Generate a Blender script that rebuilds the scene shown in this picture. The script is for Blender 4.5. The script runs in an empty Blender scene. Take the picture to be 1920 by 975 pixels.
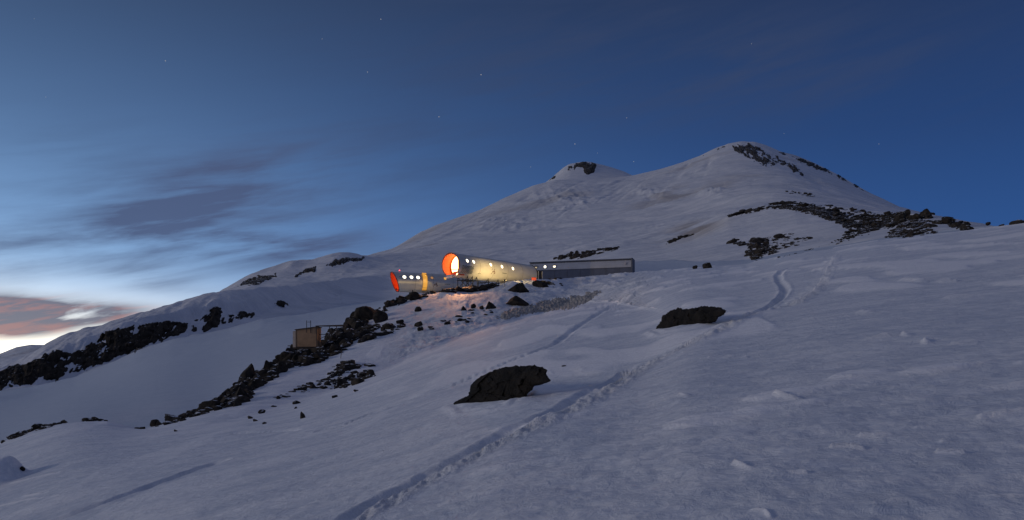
import bpy, bmesh, math, random
import numpy as np
from mathutils import Vector, Matrix
random.seed(7); rng = np.random.default_rng(7)
C = bpy.context.scene.collection
S = bpy.context.scene
R = math.radians
F, HX, HY = 1507.0, 960.0, 690.0            # focal length and horizon point, in photo pixels

# ------------------------------------------------------------------ camera, sky, sun, exposure
cam = bpy.data.cameras.new('camera'); cam.sensor_width = 36; cam.lens = 36 * F / 1920
cam.shift_y = (HY - 487.5) / 1920; cam.clip_start = 0.1; cam.clip_end = 90000
co = bpy.data.objects.new('camera', cam); co.rotation_euler = (R(90), 0, 0); C.objects.link(co); S.camera = co
S.view_settings.view_transform = 'Standard'; S.view_settings.look = 'None'
S.view_settings.exposure = 0; S.view_settings.gamma = 1
S.render.engine = 'CYCLES'
S.cycles.max_bounces = 5; S.cycles.diffuse_bounces = 3

SUN_AZ, SUN_EL = R(-104), R(10.5)               # azimuth from the view axis, towards the right
sl = bpy.data.lights.new('sun', 'SUN'); sl.energy = 0.62; sl.angle = R(10); sl.color = (1.0, 0.89, 0.79)
so = bpy.data.objects.new('sun', sl); C.objects.link(so)
sd = Vector((math.sin(SUN_AZ) * math.cos(SUN_EL), math.cos(SUN_AZ) * math.cos(SUN_EL), math.sin(SUN_EL)))
so.rotation_euler = sd.to_track_quat('Z', 'Y').to_euler()

class NT:                                    # small expression helper for node trees
    def __init__(s, t): s.t = t
    def n(s, k, **kw):
        x = s.t.nodes.new(k)
        for a, b in kw.items(): setattr(x, a, b)
        return x
    def put(s, v, sock):
        if isinstance(v, (int, float)): sock.default_value = v
        elif isinstance(v, tuple): sock.default_value = v if len(sock.default_value) == len(v) else v + (1,)
        else: s.t.links.new(v, sock)
    def m(s, op, a, b=0.0, c=0.0, clamp=False):
        x = s.n('ShaderNodeMath', operation=op, use_clamp=clamp)
        s.put(a, x.inputs[0]); s.put(b, x.inputs[1]); s.put(c, x.inputs[2]); return x.outputs[0]
    def mix(s, f, a, b, mode='MIX'):
        x = s.n('ShaderNodeMix', data_type='RGBA', blend_type=mode)
        s.put(f, x.inputs[0]); s.put(a, x.inputs[6]); s.put(b, x.inputs[7]); return x.outputs[2]
    def step(s, v, a, b, lo=0.0, hi=1.0):
        x = s.n('ShaderNodeMapRange', interpolation_type='SMOOTHSTEP')
        s.put(v, x.inputs[0]); s.put(a, x.inputs[1]); s.put(b, x.inputs[2]); s.put(lo, x.inputs[3]); s.put(hi, x.inputs[4]); return x.outputs[0]
    def ramp(s, v, stops):
        x = s.n('ShaderNodeValToRGB'); e = x.color_ramp.elements
        while len(e) < len(stops): e.new(0.5)
        for k, (p, c) in enumerate(stops): e[k].position = p; e[k].color = c + (1,)
        s.put(v, x.inputs[0]); return x.outputs[0]
    def noise(s, vec, scale, detail=4, rough=0.5, dist=0.0):
        x = s.n('ShaderNodeTexNoise'); s.put(vec, x.inputs['Vector']); x.inputs['Scale'].default_value = scale
        x.inputs['Detail'].default_value = detail; x.inputs['Roughness'].default_value = rough; x.inputs['Distortion'].default_value = dist
        return x.outputs[0]
    def comb(s, a, b, c=0.0):
        x = s.n('ShaderNodeCombineXYZ'); s.put(a, x.inputs[0]); s.put(b, x.inputs[1]); s.put(c, x.inputs[2]); return x.outputs[0]

def srgb(r, g, b):
    f = lambda v: (v / 255 / 12.92) if v / 255 <= 0.04045 else ((v / 255 + 0.055) / 1.055) ** 2.4
    return (f(r), f(g), f(b))

def az_el(px, py):                           # photo pixel -> azimuth, elevation in degrees
    u = (px - HX) / F; w = (HY - py) / F
    return math.degrees(math.atan(u)), math.degrees(math.atan2(w, math.hypot(u, 1)))

W = bpy.data.worlds.new('World'); S.world = W; W.use_nodes = True
t = W.node_tree; t.nodes.clear(); N = NT(t)
tc = N.n('ShaderNodeTexCoord'); sep = N.n('ShaderNodeSeparateXYZ'); t.links.new(tc.outputs['Generated'], sep.inputs[0])
az = N.m('MULTIPLY', N.m('ARCTAN2', sep.outputs[0], sep.outputs[1]), 57.29578)
el = N.m('MULTIPLY', N.m('ARCSINE', sep.outputs[2]), 57.29578)
elc = N.m('MAXIMUM', el, 0.0)
# clear twilight sky away from the glow, by elevation
base = N.ramp(N.m('DIVIDE', elc, 90.0), [(0.0, srgb(56, 96, 150)), (0.10, srgb(43, 79, 136)), (0.17, srgb(37, 66, 116)),
                                        (0.27, srgb(37, 54, 90)), (0.42, srgb(78, 87, 115)), (1.0, srgb(89, 96, 120))])
# brighter towards the glow: wide blue brightening, then pale band, then hot horizon
GA = -40.0
daz = N.m('SUBTRACT', az, GA)
daz = N.m('SUBTRACT', N.m('MODULO', N.m('ADD', daz, 540.0), 360.0), 180.0)
def gauss(v, sd_):
    q = N.m('DIVIDE', v, sd_); return N.m('EXPONENT', N.m('MULTIPLY', N.m('MULTIPLY', q, q), -0.5))
wide = N.m('MULTIPLY', gauss(daz, 26.0), N.m('EXPONENT', N.m('MULTIPLY', elc, -1 / 9.2)))
wide2 = N.m('MULTIPLY', gauss(daz, 17.0), N.m('EXPONENT', N.m('MULTIPLY', elc, -1 / 5.0)))
hot = N.m('MULTIPLY', gauss(daz, 16.0), gauss(el, 2.6))
def addc(col, f, c):
    x = N.n('ShaderNodeMix', data_type='RGBA', blend_type='ADD'); N.put(f, x.inputs[0]); N.put(col, x.inputs[6]); N.put(c, x.inputs[7]); x.clamp_factor = False; return x.outputs[2]
sky = addc(base, wide, (0.30, 0.52, 0.78))
away = N.m('MULTIPLY', N.step(N.m('ABSOLUTE', daz), 70.0, 180.0), N.m('EXPONENT', N.m('MULTIPLY', elc, -1 / 26.0)))
sky = addc(sky, away, (0.05, 0.034, 0.032))                          # rosy dusk opposite the glow
sky = addc(sky, wide2, (0.46, 0.62, 0.62))
sky = addc(sky, hot, (1.9, 1.28, 0.36))
# clouds
vec = N.comb(N.m('MULTIPLY', az, 0.048), N.m('MULTIPLY', N.m('SUBTRACT', el, N.m('MULTIPLY', az, 0.20)), 0.33), 1.7)
nz = N.noise(vec, 1.6, 6, 0.55, 0.35)
nz2 = N.noise(vec, 5.5, 5, 0.6, 0.3)
nn = N.m('ADD', N.m('MULTIPLY', nz, 0.78), N.m('MULTIPLY', nz2, 0.22))
def blob(x0, y0, x1, y1, wpx, strength):     # soft streak between two directions
    a0, e0 = az_el(x0, y0); a1, e1 = az_el(x1, y1)
    L = math.hypot(a1 - a0, e1 - e0); ca, sa = (a1 - a0) / L, (e1 - e0) / L
    ac, ec = (a0 + a1) / 2, (e0 + e1) / 2
    dx = N.m('SUBTRACT', az, ac); dy = N.m('SUBTRACT', el, ec)
    p = N.m('ADD', N.m('MULTIPLY', dx, ca), N.m('MULTIPLY', dy, sa)); q = N.m('SUBTRACT', N.m('MULTIPLY', dy, ca), N.m('MULTIPLY', dx, sa))
    return N.m('MULTIPLY', N.m('MULTIPLY', gauss(p, L * 0.36), gauss(q, wpx / F * 57.3)), strength)
def total(bl):
    r = bl[0]
    for b in bl[1:]: r = N.m('ADD', r, b)
    return r
grey = total([blob(90, 425, 420, 365, 26, 1.2), blob(300, 375, 660, 300, 46, 1.1), blob(110, 446, 640, 452, 20, 1.05), blob(150, 492, 360, 500, 15, .8),
              blob(180, 520, 350, 528, 12, .5), blob(330, 470, 720, 458, 32, .9), blob(180, 335, 640, 275, 22, .5), blob(300, 400, 680, 395, 40, .42), blob(260, 540, 420, 545, 12, .35),
              blob(-150, 440, 120, 470, 30, .55), blob(-100, 520, 130, 500, 14, .4)])
gm = N.m('MULTIPLY', N.m('MULTIPLY', grey, 1.0), N.step(nn, 0.31, 0.74), clamp=True)
sky = N.mix(N.m('MULTIPLY', gm, 0.88), sky, srgb(75, 88, 122))
veil = total([blob(700, 80, 1950, 110, 60, .9), blob(500, 330, 1000, 250, 70, .55), blob(900, 20, 1600, 60, 50, .5), blob(-100, 330, 300, 300, 60, .4)])
sky = N.mix(N.m('MULTIPLY', veil, N.step(nn, 0.38, 0.68, 0.0, 0.55), clamp=True), sky, srgb(58, 70, 100))
pink = total([blob(-200, 590, 150, 590, 22, 1.5), blob(-80, 575, 270, 578, 9, 1.0), blob(60, 600, 270, 590, 9, 1.0), blob(-120, 612, 120, 612, 13, 0.9), blob(-200, 600, 60, 568, 12, .6)])
pm = N.m('MULTIPLY', pink, N.step(nn, 0.24, 0.54), clamp=True)
pc = N.mix(N.step(N.m('ADD', nz2, N.m('MULTIPLY', el, -0.01)), 0.44, 0.66), srgb(106, 108, 126), srgb(152, 116, 120))
sky = N.mix(N.m('MULTIPLY', pm, 0.95), sky, pc)
below = N.step(el, -2.0, -0.3)
sky = N.mix(below, (0.08, 0.09, 0.13), sky)
bg = N.n('ShaderNodeBackground'); out = N.n('ShaderNodeOutputWorld')
t.links.new(sky, bg.inputs[0]); bg.inputs[1].default_value = 1.0; t.links.new(bg.outputs[0], out.inputs[0])

# ------------------------------------------------------------------ small helpers
def tag(o, label=None, cat=None, group=None, kind=None):
    if label: o['label'] = label
    if cat: o['category'] = cat
    if group: o['group'] = group
    if kind: o['kind'] = kind
    return o

def np_mesh(name, V, Q, smooth=True, attrs=None):
    me = bpy.data.meshes.new(name); k = Q.shape[1]
    me.vertices.add(len(V)); me.vertices.foreach_set('co', np.ascontiguousarray(V, np.float32).ravel())
    me.loops.add(Q.size); me.loops.foreach_set('vertex_index', np.ascontiguousarray(Q, np.int32).ravel())
    me.polygons.add(len(Q)); me.polygons.foreach_set('loop_start', np.arange(0, Q.size, k, dtype=np.int32))
    me.polygons.foreach_set('use_smooth', np.full(len(Q), smooth))
    me.update(calc_edges=True)
    for a, v in (attrs or {}).items():
        at = me.attributes.new(a, 'FLOAT', 'POINT'); at.data.foreach_set('value', np.ascontiguousarray(v, np.float32).ravel())
    return me

def link(name, me, mat=None, parent=None):
    o = bpy.data.objects.new(name, me); C.objects.link(o)
    if mat is not None and me is not None and not me.materials: me.materials.append(mat)
    if parent is not None: o.parent = parent
    return o

def empty(name, loc, rz=0.0):
    o = bpy.data.objects.new(name, None); o.empty_display_size = 0.2; C.objects.link(o)
    o.location = loc; o.rotation_euler = (0, 0, rz); return o

class MB:
    def __init__(s): s.v = []; s.f = []
    def add(s, vs, fs):
        b = len(s.v); s.v += [tuple(p) for p in vs]; s.f += [tuple(i + b for i in f) for f in fs]; return s
    def box(s, x0, x1, y0, y1, z0, z1):
        return s.add([(x, y, z) for z in (z0, z1) for y in (y0, y1) for x in (x0, x1)],
                     [(0, 2, 3, 1), (4, 5, 7, 6), (0, 1, 5, 4), (2, 6, 7, 3), (0, 4, 6, 2), (1, 3, 7, 5)])
    def bar(s, a, b, r, n=6):
        a, b = Vector(a), Vector(b); d = (b - a).normalized()
        x = d.orthogonal().normalized(); y = d.cross(x)
        vs = [p + x * (r * math.cos(2 * math.pi * k / n)) + y * (r * math.sin(2 * math.pi * k / n)) for p in (a, b) for k in range(n)]
        fs = [(k, (k + 1) % n, n + (k + 1) % n, n + k) for k in range(n)] + [tuple(reversed(range(n))), tuple(range(n, 2 * n))]
        return s.add(vs, fs)
    def build(s, name, mat, parent=None, smooth=False):
        me = bpy.data.meshes.new(name); me.from_pydata(s.v, [], s.f); me.update()
        if smooth: me.polygons.foreach_set('use_smooth', np.full(len(me.polygons), True))
        return link(name, me, mat, parent)

# ------------------------------------------------------------------ numpy noise
def hash2(ix, iy, seed):
    n = ix.astype(np.uint32) * np.uint32(374761393) + iy.astype(np.uint32) * np.uint32(668265263) + np.uint32((seed * 974634777) & 0xffffffff)
    n = (n ^ (n >> np.uint32(13))) * np.uint32(1274126177); n = n ^ (n >> np.uint32(16))
    return n.astype(np.float32) * np.float32(1 / 4294967296.0)
def vnoise(x, y, seed=0):
    x = np.asarray(x, np.float64); y = np.asarray(y, np.float64)
    fx = np.floor(x); fy = np.floor(y); ix = fx.astype(np.int64); iy = fy.astype(np.int64)
    a = (x - fx).astype(np.float32); b = (y - fy).astype(np.float32)
    a = a * a * a * (a * (a * 6 - 15) + 10); b = b * b * b * (b * (b * 6 - 15) + 10)
    h = lambda i, j: hash2(ix + i, iy + j, seed)
    return (h(0, 0) * (1 - a) + h(1, 0) * a) * (1 - b) + (h(0, 1) * (1 - a) + h(1, 1) * a) * b * 1.0 - 0.5
def fbm(x, y, octs=4, seed=0, gain=0.5):
    r = 0.0; amp = 1.0
    for k in range(octs):
        c, s_ = math.cos(0.7 * k), math.sin(0.7 * k); f = 2.03 ** k
        r = r + amp * vnoise((x * c - y * s_) * f + 17.3 * k, (x * s_ + y * c) * f - 9.1 * k, seed + k); amp *= gain
    return r
def ridged(x, y, octs=4, seed=0):
    r = 0.0; amp = 1.0
    for k in range(octs):
        f = 2.07 ** k; r = r + amp * (0.5 - 2 * np.abs(vnoise(x * f + 5.2 * k, y * f + 3.1 * k, seed + k))); amp *= 0.5
    return r
def sstep(v, a, b):
    q = np.clip((v - a) / (b - a), 0, 1); return q * q * (3 - 2 * q)
def inpoly(px, py, poly):
    res = np.zeros(np.shape(px), bool); n = len(poly); j = n - 1
    for i in range(n):
        xi, yi = poly[i]; xj, yj = poly[j]
        if yi != yj: res ^= ((yi > py) != (yj > py)) & (px < (xj - xi) * (py - yi) / (yj - yi) + xi)
        j = i
    return res
def polydist(px, py, pts, closed=False, tpar=False):
    d = np.full(np.shape(px), 1e9); n = len(pts); acc = 0.0; tt = np.zeros(np.shape(px)); sg = np.zeros(np.shape(px))
    for i in range(n if closed else n - 1):
        ax, ay = pts[i]; bx, by = pts[(i + 1) % n]; vx, vy = bx - ax, by - ay; L2 = vx * vx + vy * vy + 1e-12
        q = np.clip(((px - ax) * vx + (py - ay) * vy) / L2, 0, 1); ex = px - ax - q * vx; ey = py - ay - q * vy; dd = np.hypot(ex, ey)
        m = dd < d; d = np.where(m, dd, d)
        if tpar:
            tt = np.where(m, acc + q * math.sqrt(L2), tt); sg = np.where(m, np.sign(vx * ey - vy * ex), sg)
        acc += math.sqrt(L2)
    return (d, tt, sg) if tpar else d

def facets(x, y, seed, tilt=0.6):
    """broken planes: every cell of a jittered lattice carries its own tilt"""
    ix, iy = np.floor(x).astype(np.int64), np.floor(y).astype(np.int64); best = np.full(np.shape(x), 1e9); out = np.zeros(np.shape(x))
    for i in (-1, 0, 1):
        for j in (-1, 0, 1):
            cx, cy = ix + i, iy + j; jx, jy = cx + hash2(cx, cy, seed), cy + hash2(cx, cy, seed + 1); dd = (x - jx) ** 2 + (y - jy) ** 2
            v = (x - jx) * (hash2(cx, cy, seed + 2) - .5) * 2 * tilt + (y - jy) * (hash2(cx, cy, seed + 3) - .5) * 2 * tilt + (hash2(cx, cy, seed + 4) - .5)
            m = dd < best; best = np.where(m, dd, best); out = np.where(m, v, out)
    return out
# ------------------------------------------------------------------ materials
def material(name, build):
    m = bpy.data.materials.new(name); m.use_nodes = True; nt = m.node_tree; nt.nodes.clear(); n = NT(nt)
    b = n.n('ShaderNodeBsdfPrincipled'); o = n.n('ShaderNodeOutputMaterial'); nt.links.new(b.outputs[0], o.inputs[0])
    build(n, b); return m
def simple(name, col, rough=0.6, metal=0.0, var=0.25, scale=6.0, bump=0.0):
    def f(n, b):
        g = n.n('ShaderNodeTexCoord').outputs['Object']; q = n.noise(g, scale, 4, 0.6)
        n.put(n.mix(n.step(q, 0.3, 0.7), tuple(c * (1 - var) for c in col), tuple(min(1, c * (1 + var * .5)) for c in col)), b.inputs['Base Color'])
        b.inputs['Roughness'].default_value = rough; b.inputs['Metallic'].default_value = metal
        if bump:
            x = n.n('ShaderNodeBump'); x.inputs['Strength'].default_value = bump; x.inputs['Distance'].default_value = 0.02
            n.put(n.noise(g, scale * 4, 4), x.inputs['Height']); n.put(x.outputs[0], b.inputs['Normal'])
    return material(name, f)
def glow(name, col, strength):
    def f(n, b):
        b.inputs['Base Color'].default_value = (.15, .15, .15, 1); b.inputs['Roughness'].default_value = .3
        b.inputs['Emission Color'].default_value = col + (1,); b.inputs['Emission Strength'].default_value = strength
    return material(name, f)

def snow_build(near, lo=(0.63, 0.665, 0.725), hi=(0.845, 0.85, 0.86)):
    def f(n, b):
        pos = n.n('ShaderNodeNewGeometry').outputs['Position']
        at = lambda k: n.n('ShaderNodeAttribute', attribute_name=k).outputs['Fac']
        mp = n.n('ShaderNodeMapping'); n.put(pos, mp.inputs[0]); mp.inputs['Scale'].default_value = (1, 2.6, 1); v = mp.outputs[0]
        if near:
            a = n.noise(v, 0.35, 5, 0.6); c = n.noise(pos, 2.6, 7, 0.75, 0.5)
            k = n.step(n.m('ADD', n.m('MULTIPLY', a, 0.45), n.m('MULTIPLY', c, 0.55)), 0.38, 0.62)
            col = n.mix(k, lo, hi)
            col = n.mix(at('fresh'), col, (0.95, 0.94, 0.935))
        else:
            a = n.noise(v, 0.012, 6, 0.62, 0.4); c = n.noise(v, 0.06, 5, 0.65)
            k = n.step(n.m('ADD', n.m('MULTIPLY', a, 0.65), n.m('MULTIPLY', c, 0.35)), 0.36, 0.64)
            col = n.mix(k, (0.62, 0.635, 0.66), (0.80, 0.79, 0.79))
            col = n.mix(at('dust'), col, (0.36, 0.30, 0.25))
        n.put(col, b.inputs['Base Color']); b.inputs['Roughness'].default_value = 0.7
        b.inputs['Specular IOR Level'].default_value = 0.12
        bp = n.n('ShaderNodeBump')
        if near:
            h = n.m('ADD', n.noise(v, 0.9, 4, 0.6), n.m('MULTIPLY', n.noise(pos, 2.4, 7, 0.72, 0.4), 0.9))
            h = n.m('ADD', h, n.m('MULTIPLY', at('churn'), n.m('MULTIPLY', n.noise(pos, 4.5, 5, 0.75), 2.6)))
            bp.inputs['Strength'].default_value = 0.66; bp.inputs['Distance'].default_value = 0.15
        else:
            h = n.m('ADD', n.noise(v, 0.02, 5, 0.6), n.m('MULTIPLY', n.noise(v, 0.11, 4, 0.65), 0.3))
            bp.inputs['Strength'].default_value = 0.5; bp.inputs['Distance'].default_value = 9.0
        n.put(h, bp.inputs['Height']); n.put(bp.outputs[0], b.inputs['Normal'])
    return f
M = {}
M['snow'] = material('snow', snow_build(True)); M['shade_tinted_snow'] = material('shade_tinted_snow', snow_build(True, (0.47, 0.53, 0.61), (0.56, 0.605, 0.67)))  # second snow, for the valley: its shade painted in as a darker, bluer colour
M['far_snow'] = material('far_snow', snow_build(False))

def rock_build(sc, snowlo, dk=1.0):
    def f(n, b):
        g = n.n('ShaderNodeNewGeometry'); pos = g.outputs['Position']
        q = n.noise(pos, 1.3 * sc, 6, 0.65); q2 = n.noise(pos, 6 * sc, 4, 0.6)
        col = n.mix(n.step(q, 0.35, 0.68), tuple(dk * c for c in (0.022, 0.019, 0.016)), tuple(dk * c for c in (0.070, 0.057, 0.044)))
        col = n.mix(n.m('MULTIPLY', n.step(q2, 0.55, 0.75), 0.4), col, tuple(dk * c for c in (0.115, 0.095, 0.075)))
        sp = n.n('ShaderNodeSeparateXYZ'); n.put(g.outputs['Normal'], sp.inputs[0])
        s = n.step(n.m('ADD', sp.outputs[2], n.m('MULTIPLY', n.m('SUBTRACT', n.noise(pos, 2.2 * sc, 4, 0.6), 0.5), 1.3)), snowlo, snowlo + 0.16)
        col = n.mix(s, col, (0.74, 0.75, 0.78))
        n.put(col, b.inputs['Base Color']); b.inputs['Roughness'].default_value = 0.9; b.inputs['Specular IOR Level'].default_value = 0.15
        bp = n.n('ShaderNodeBump'); bp.inputs['Strength'].default_value = 0.8; bp.inputs['Distance'].default_value = 0.12 / sc
        n.put(n.m('ADD', q2, n.noise(pos, 22 * sc, 3)), bp.inputs['Height']); n.put(bp.outputs[0], b.inputs['Normal'])
    return f
M['rock'] = material('rock', rock_build(1.0, 0.90)); M['bare_rock'] = material('bare_rock', rock_build(1.6, 1.6, .42))
M['far_rock'] = material('far_rock', rock_build(0.25, 1.0))

# ------------------------------------------------------------------ terrain: one lofted sheet of columns and rings
STEP = 2.1
pxd = np.arange(-140, 2061, STEP)                                   # dense columns, photo pixels
a_edge = math.atan((pxd[-1] - HX) / F)
a_out = np.linspace(a_edge, 2 * math.pi - a_edge, 122)[1:-1]
AZ = np.concatenate([np.arctan((pxd - HX) / F), a_out]); nd, nc = len(pxd), len(AZ)
lookup = np.concatenate([pxd, np.full(len(a_out), np.nan)])
w_side = sstep(a_out, R(60), R(300))                                 # 0 = right edge profile, 1 = left edge profile

def smooth1(y, k):
    if k <= 1: return y
    p = np.pad(y, (k, k), mode='edge'); g = np.hanning(2 * k + 1); g /= g.sum(); return np.convolve(p, g, 'valid')
def curve(pts, sm=4):
    """pts: (px, py, Y). Returns height / depth ratio w and depth Y for every column."""
    p = np.array(pts, float); o = np.argsort(p[:, 0]); p = p[o]
    py = smooth1(np.interp(pxd, p[:, 0], p[:, 1]), sm); Y = smooth1(np.exp(np.interp(pxd, p[:, 0], np.log(p[:, 2]))), 45)
    w = (HY - py) / F
    ks = np.sqrt(1 + ((pxd - HX) / F) ** 2); D = Y * ks; z = w * Y
    Do = np.exp(np.log(D[-1]) * (1 - w_side) + np.log(D[0]) * w_side); zo = z[-1] * (1 - w_side) + z[0] * w_side
    return np.concatenate([D, Do]), np.concatenate([z, zo])
def kx(f): return [(x,) + f(x) for x in np.arange(-140, 2070, 20.0)]

C1 = curve([(-140, 1010, 23), (0, 1010, 19.5), (480, 1010, 11), (960, 1010, 7.6), (1440, 1010, 6.5), (2060, 1010, 5.8)], 12)
P2 = [(-140, 858, 56), (0, 829, 56), (30, 817, 56), (60, 806, 56), (110, 793, 56), (150, 788, 56), (200, 788, 56), (225, 794, 55), (262, 803, 54), (280, 800, 54), (300, 795, 54), (340, 782, 57), (380, 766, 62),
      (430, 742, 68), (452, 722, 71), (480, 703, 75), (500, 692, 78), (545, 656, 85), (575, 652, 90), (600, 642, 95), (620, 630, 98), (642, 612, 101), (652, 605, 102), (700, 584, 106), (730, 570, 108), (780, 557, 111),
      (840, 546, 113), (880, 545, 114), (930, 537, 117), (955, 528, 119), (990, 524, 121), (1010, 524, 122), (1060, 522, 128), (1120, 517, 134), (1186, 512, 140), (1240, 506, 142), (1300, 500, 140),
      (1400, 492, 130), (1480, 476, 112), (1560, 464, 102), (1640, 450, 96), (1720, 441, 90), (1800, 433, 86), (1920, 417, 80), (2060, 398, 74)]
C2 = curve(P2, 3)
# foot of the hut mound; elsewhere simply on the way from C1 to C2
x2 = [p[0] for p in P2]
def c1b(x):
    y1, d1 = 1010.0, float(np.interp(x, [-140, 0, 480, 960, 1440, 2060], [23, 19.5, 11, 7.6, 6.5, 5.8]))
    y2, d2 = float(np.interp(x, x2, [p[1] for p in P2])), float(np.interp(x, x2, [p[2] for p in P2]))
    tt = 0.80; py = y1 + tt * (y2 - y1); Y = 1 / ((1 - tt) / d1 + tt / d2)
    k = float(sstep(x, 250, 480) * (1 - sstep(x, 1080, 1300)))
    pm = float(np.interp(x, [250, 330, 480, 600, 700, 850, 950, 1060, 1130, 1300], [806, 800, 778, 742, 702, 640, 606, 576, 556, 512]))
    ym = float(np.interp(x, [250, 480, 700, 850, 950, 1130, 1300], [44, 52, 68, 80, 90, 112, 128]))
    return (py * (1 - k) + pm * k, math.exp(math.log(Y) * (1 - k) + math.log(ym) * k))
C1B = curve(kx(c1b), 60)
def rel2(x): return float(np.interp(x, x2, [p[1] for p in P2])), float(np.interp(x, x2, [p[2] for p in P2]))
def c3(x):
    y, d = rel2(x); hut = float(sstep(x, 690, 760) * (1 - sstep(x, 1200, 1300)))
    return (y + (1 - hut) * 34 + hut * 4, d * 1.28)
C3 = curve(kx(c3), 8)
C4 = curve([(-140, 748, 360), (0, 731, 360), (60, 724, 365), (140, 704, 375), (200, 681, 385), (260, 655, 395), (320, 636, 410), (370, 626, 420), (430, 614, 430), (490, 597, 445), (560, 588, 480), (640, 572, 560), (720, 562, 650),
            (850, 536, 650), (1000, 506, 550), (1100, 496, 420), (1190, 490, 330), (1250, 490, 290), (1300, 488, 260), (1400, 484, 240), (1480, 470, 225), (1560, 460, 210), (1640, 447, 190), (1720, 438, 165), (1800, 430, 150), (1920, 425, 140), (2060, 410, 130)], 5)
C5 = curve([(-140, 700, 372), (0, 690, 374), (45, 682, 378), (85, 660, 380), (140, 657, 388), (180, 634, 397), (230, 614, 408), (280, 602, 416), (330, 599, 425), (370, 593, 434), (405, 577, 446), (440, 584, 455), (490, 587, 465), (560, 570, 540), (640, 552, 640), (720, 545, 740),
            (850, 524, 760), (1000, 500, 640), (1100, 487, 480), (1190, 478, 400), (1250, 473, 370), (1300, 466, 350), (1400, 452, 330), (1480, 440, 310), (1560, 432, 285), (1640, 428, 255), (1720, 420, 215), (1800, 425, 190), (1920, 430, 170), (2060, 420, 160)], 5)
C6 = curve([(-140, 740, 400), (0, 688, 402), (30, 672, 405), (60, 655, 405), (90, 639, 408), (130, 619, 418), (165, 609, 424), (200, 602, 430), (250, 589, 438), (300, 573, 446), (360, 555, 460), (410, 546, 475), (440, 543, 485), (500, 536, 520), (560, 531, 590), (620, 524, 690), (700, 516, 800), (760, 512, 840),
            (850, 506, 840), (950, 498, 760), (1000, 492, 700), (1050, 483, 620), (1100, 475, 560), (1160, 465, 520), (1200, 462, 510), (1240, 458, 500), (1300, 440, 490), (1365, 402, 480), (1400, 395, 470), (1440, 385, 460), (1490, 379, 450), (1530, 383, 430), (1560, 393, 400), (1600, 402, 370), (1640, 404, 340), (1690, 404, 290),
            (1740, 402, 260), (1775, 409, 240), (1810, 420, 225), (1850, 424, 215), (1920, 428, 200), (2060, 420, 190)], 3)
kc = sstep(pxd, 60, 150) * (1 - sstep(pxd, 430, 520))
def lip():
    D6, z6 = C6; D5, z5 = C5; k = np.concatenate([kc, np.zeros(len(a_out))])
    e5, e6 = z5 / D5, z6 / D6; fy = 0.5 + 0.12 * fbm(np.arange(nc) / 14, np.zeros(nc), 3, 91)
    D = D5 + (D6 - D5) * (0.5 * (1 - k) + 0.12 * k); e = e5 + (e6 - e5) * (0.5 * (1 - k) + fy * k); return D, e * D
C5B = lip()
def c7(x):
    y = float(np.interp(x, [-140, 0, 300, 410, 560, 700, 850, 1000, 1160, 1240, 1300, 1365, 1490, 1600, 1690, 1740, 1850, 2060], [760, 712, 596, 566, 548, 510, 500, 486, 459, 455, 446, 416, 396, 404, 410, 414, 436, 440]))
    d = float(np.interp(x, [-140, 300, 410, 700, 1000, 1240, 1490, 1690, 2060], [560, 600, 640, 900, 860, 660, 560, 440, 330]))
    return (y, d)
C7 = curve(kx(c7), 5)
C8 = curve([(-140, 760, 900), (0, 712, 900), (300, 600, 900), (385, 566, 950), (412, 547, 960), (430, 536, 965), (450, 524, 970), (470, 513, 975), (500, 504, 985), (545, 491, 1000), (585, 489, 1010), (600, 484, 1015), (625, 476, 1020), (655, 472, 1030), (672, 474, 1040), (690, 479, 1060), (715, 481, 1150), (740, 480, 1300),
            (850, 470, 1400), (1000, 455, 1300), (1160, 438, 1150), (1240, 425, 1000), (1300, 412, 900), (1365, 398, 850), (1440, 388, 800), (1500, 384, 760), (1540, 385, 740), (1600, 392, 700), (1650, 401, 660), (1690, 407, 620), (1740, 414, 560), (1850, 432, 500), (2060, 440, 450)], 3)
def c9(x):
    y = float(np.interp(x, [-140, 0, 300, 410, 500, 655, 720, 760, 1000, 1240, 1440, 1540, 1690, 1850, 2060], [770, 730, 620, 568, 530, 494, 484, 470, 436, 408, 382, 392, 414, 438, 450]))
    d = float(np.interp(x, [-140, 410, 655, 720, 1000, 1240, 1540, 1850, 2060], [1400, 1450, 1500, 1700, 1800, 1500, 1100, 900, 800]))
    return (y, d)
C9 = curve(kx(c9), 5)
C10 = curve([(-140, 672, 3400), (0, 662, 3400), (30, 650, 3400), (60, 645, 3400), (85, 646, 3400), (120, 655, 3400), (200, 675, 3300), (400, 600, 3000), (600, 500, 2900), (690, 481, 2900), (712, 478, 2900), (730, 471, 2900), (760, 453, 2950), (790, 434, 3000), (820, 421, 3000), (850, 411, 3050), (900, 393, 3100), (950, 367, 3200), (1000, 346, 3250), (1040, 336, 3300), (1100, 334, 3350), (1160, 331, 3400),
             (1190, 327, 3400), (1240, 315, 3450), (1280, 303, 3450), (1310, 292, 3500), (1340, 277, 3500), (1365, 268, 3500), (1390, 263, 3500), (1415, 264, 3500), (1435, 270, 3480), (1465, 283, 3450), (1490, 289, 3430), (1520, 301, 3400), (1560, 320, 3350), (1600, 343, 3300), (1630, 360, 3250), (1660, 374, 3200), (1690, 389, 3150), (1740, 404, 3050), (1800, 413, 3000), (1850, 420, 2950), (1920, 440, 2900), (2060, 460, 2800)], 3)
def c11(x):
    i = float(np.interp(x, pxd, (HY - F * C10[1][:nd] / (C10[0][:nd] / np.sqrt(1 + ((pxd - HX) / F) ** 2))))); return (i + 14, 4100)
C11 = curve(kx(c11), 4)
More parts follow.
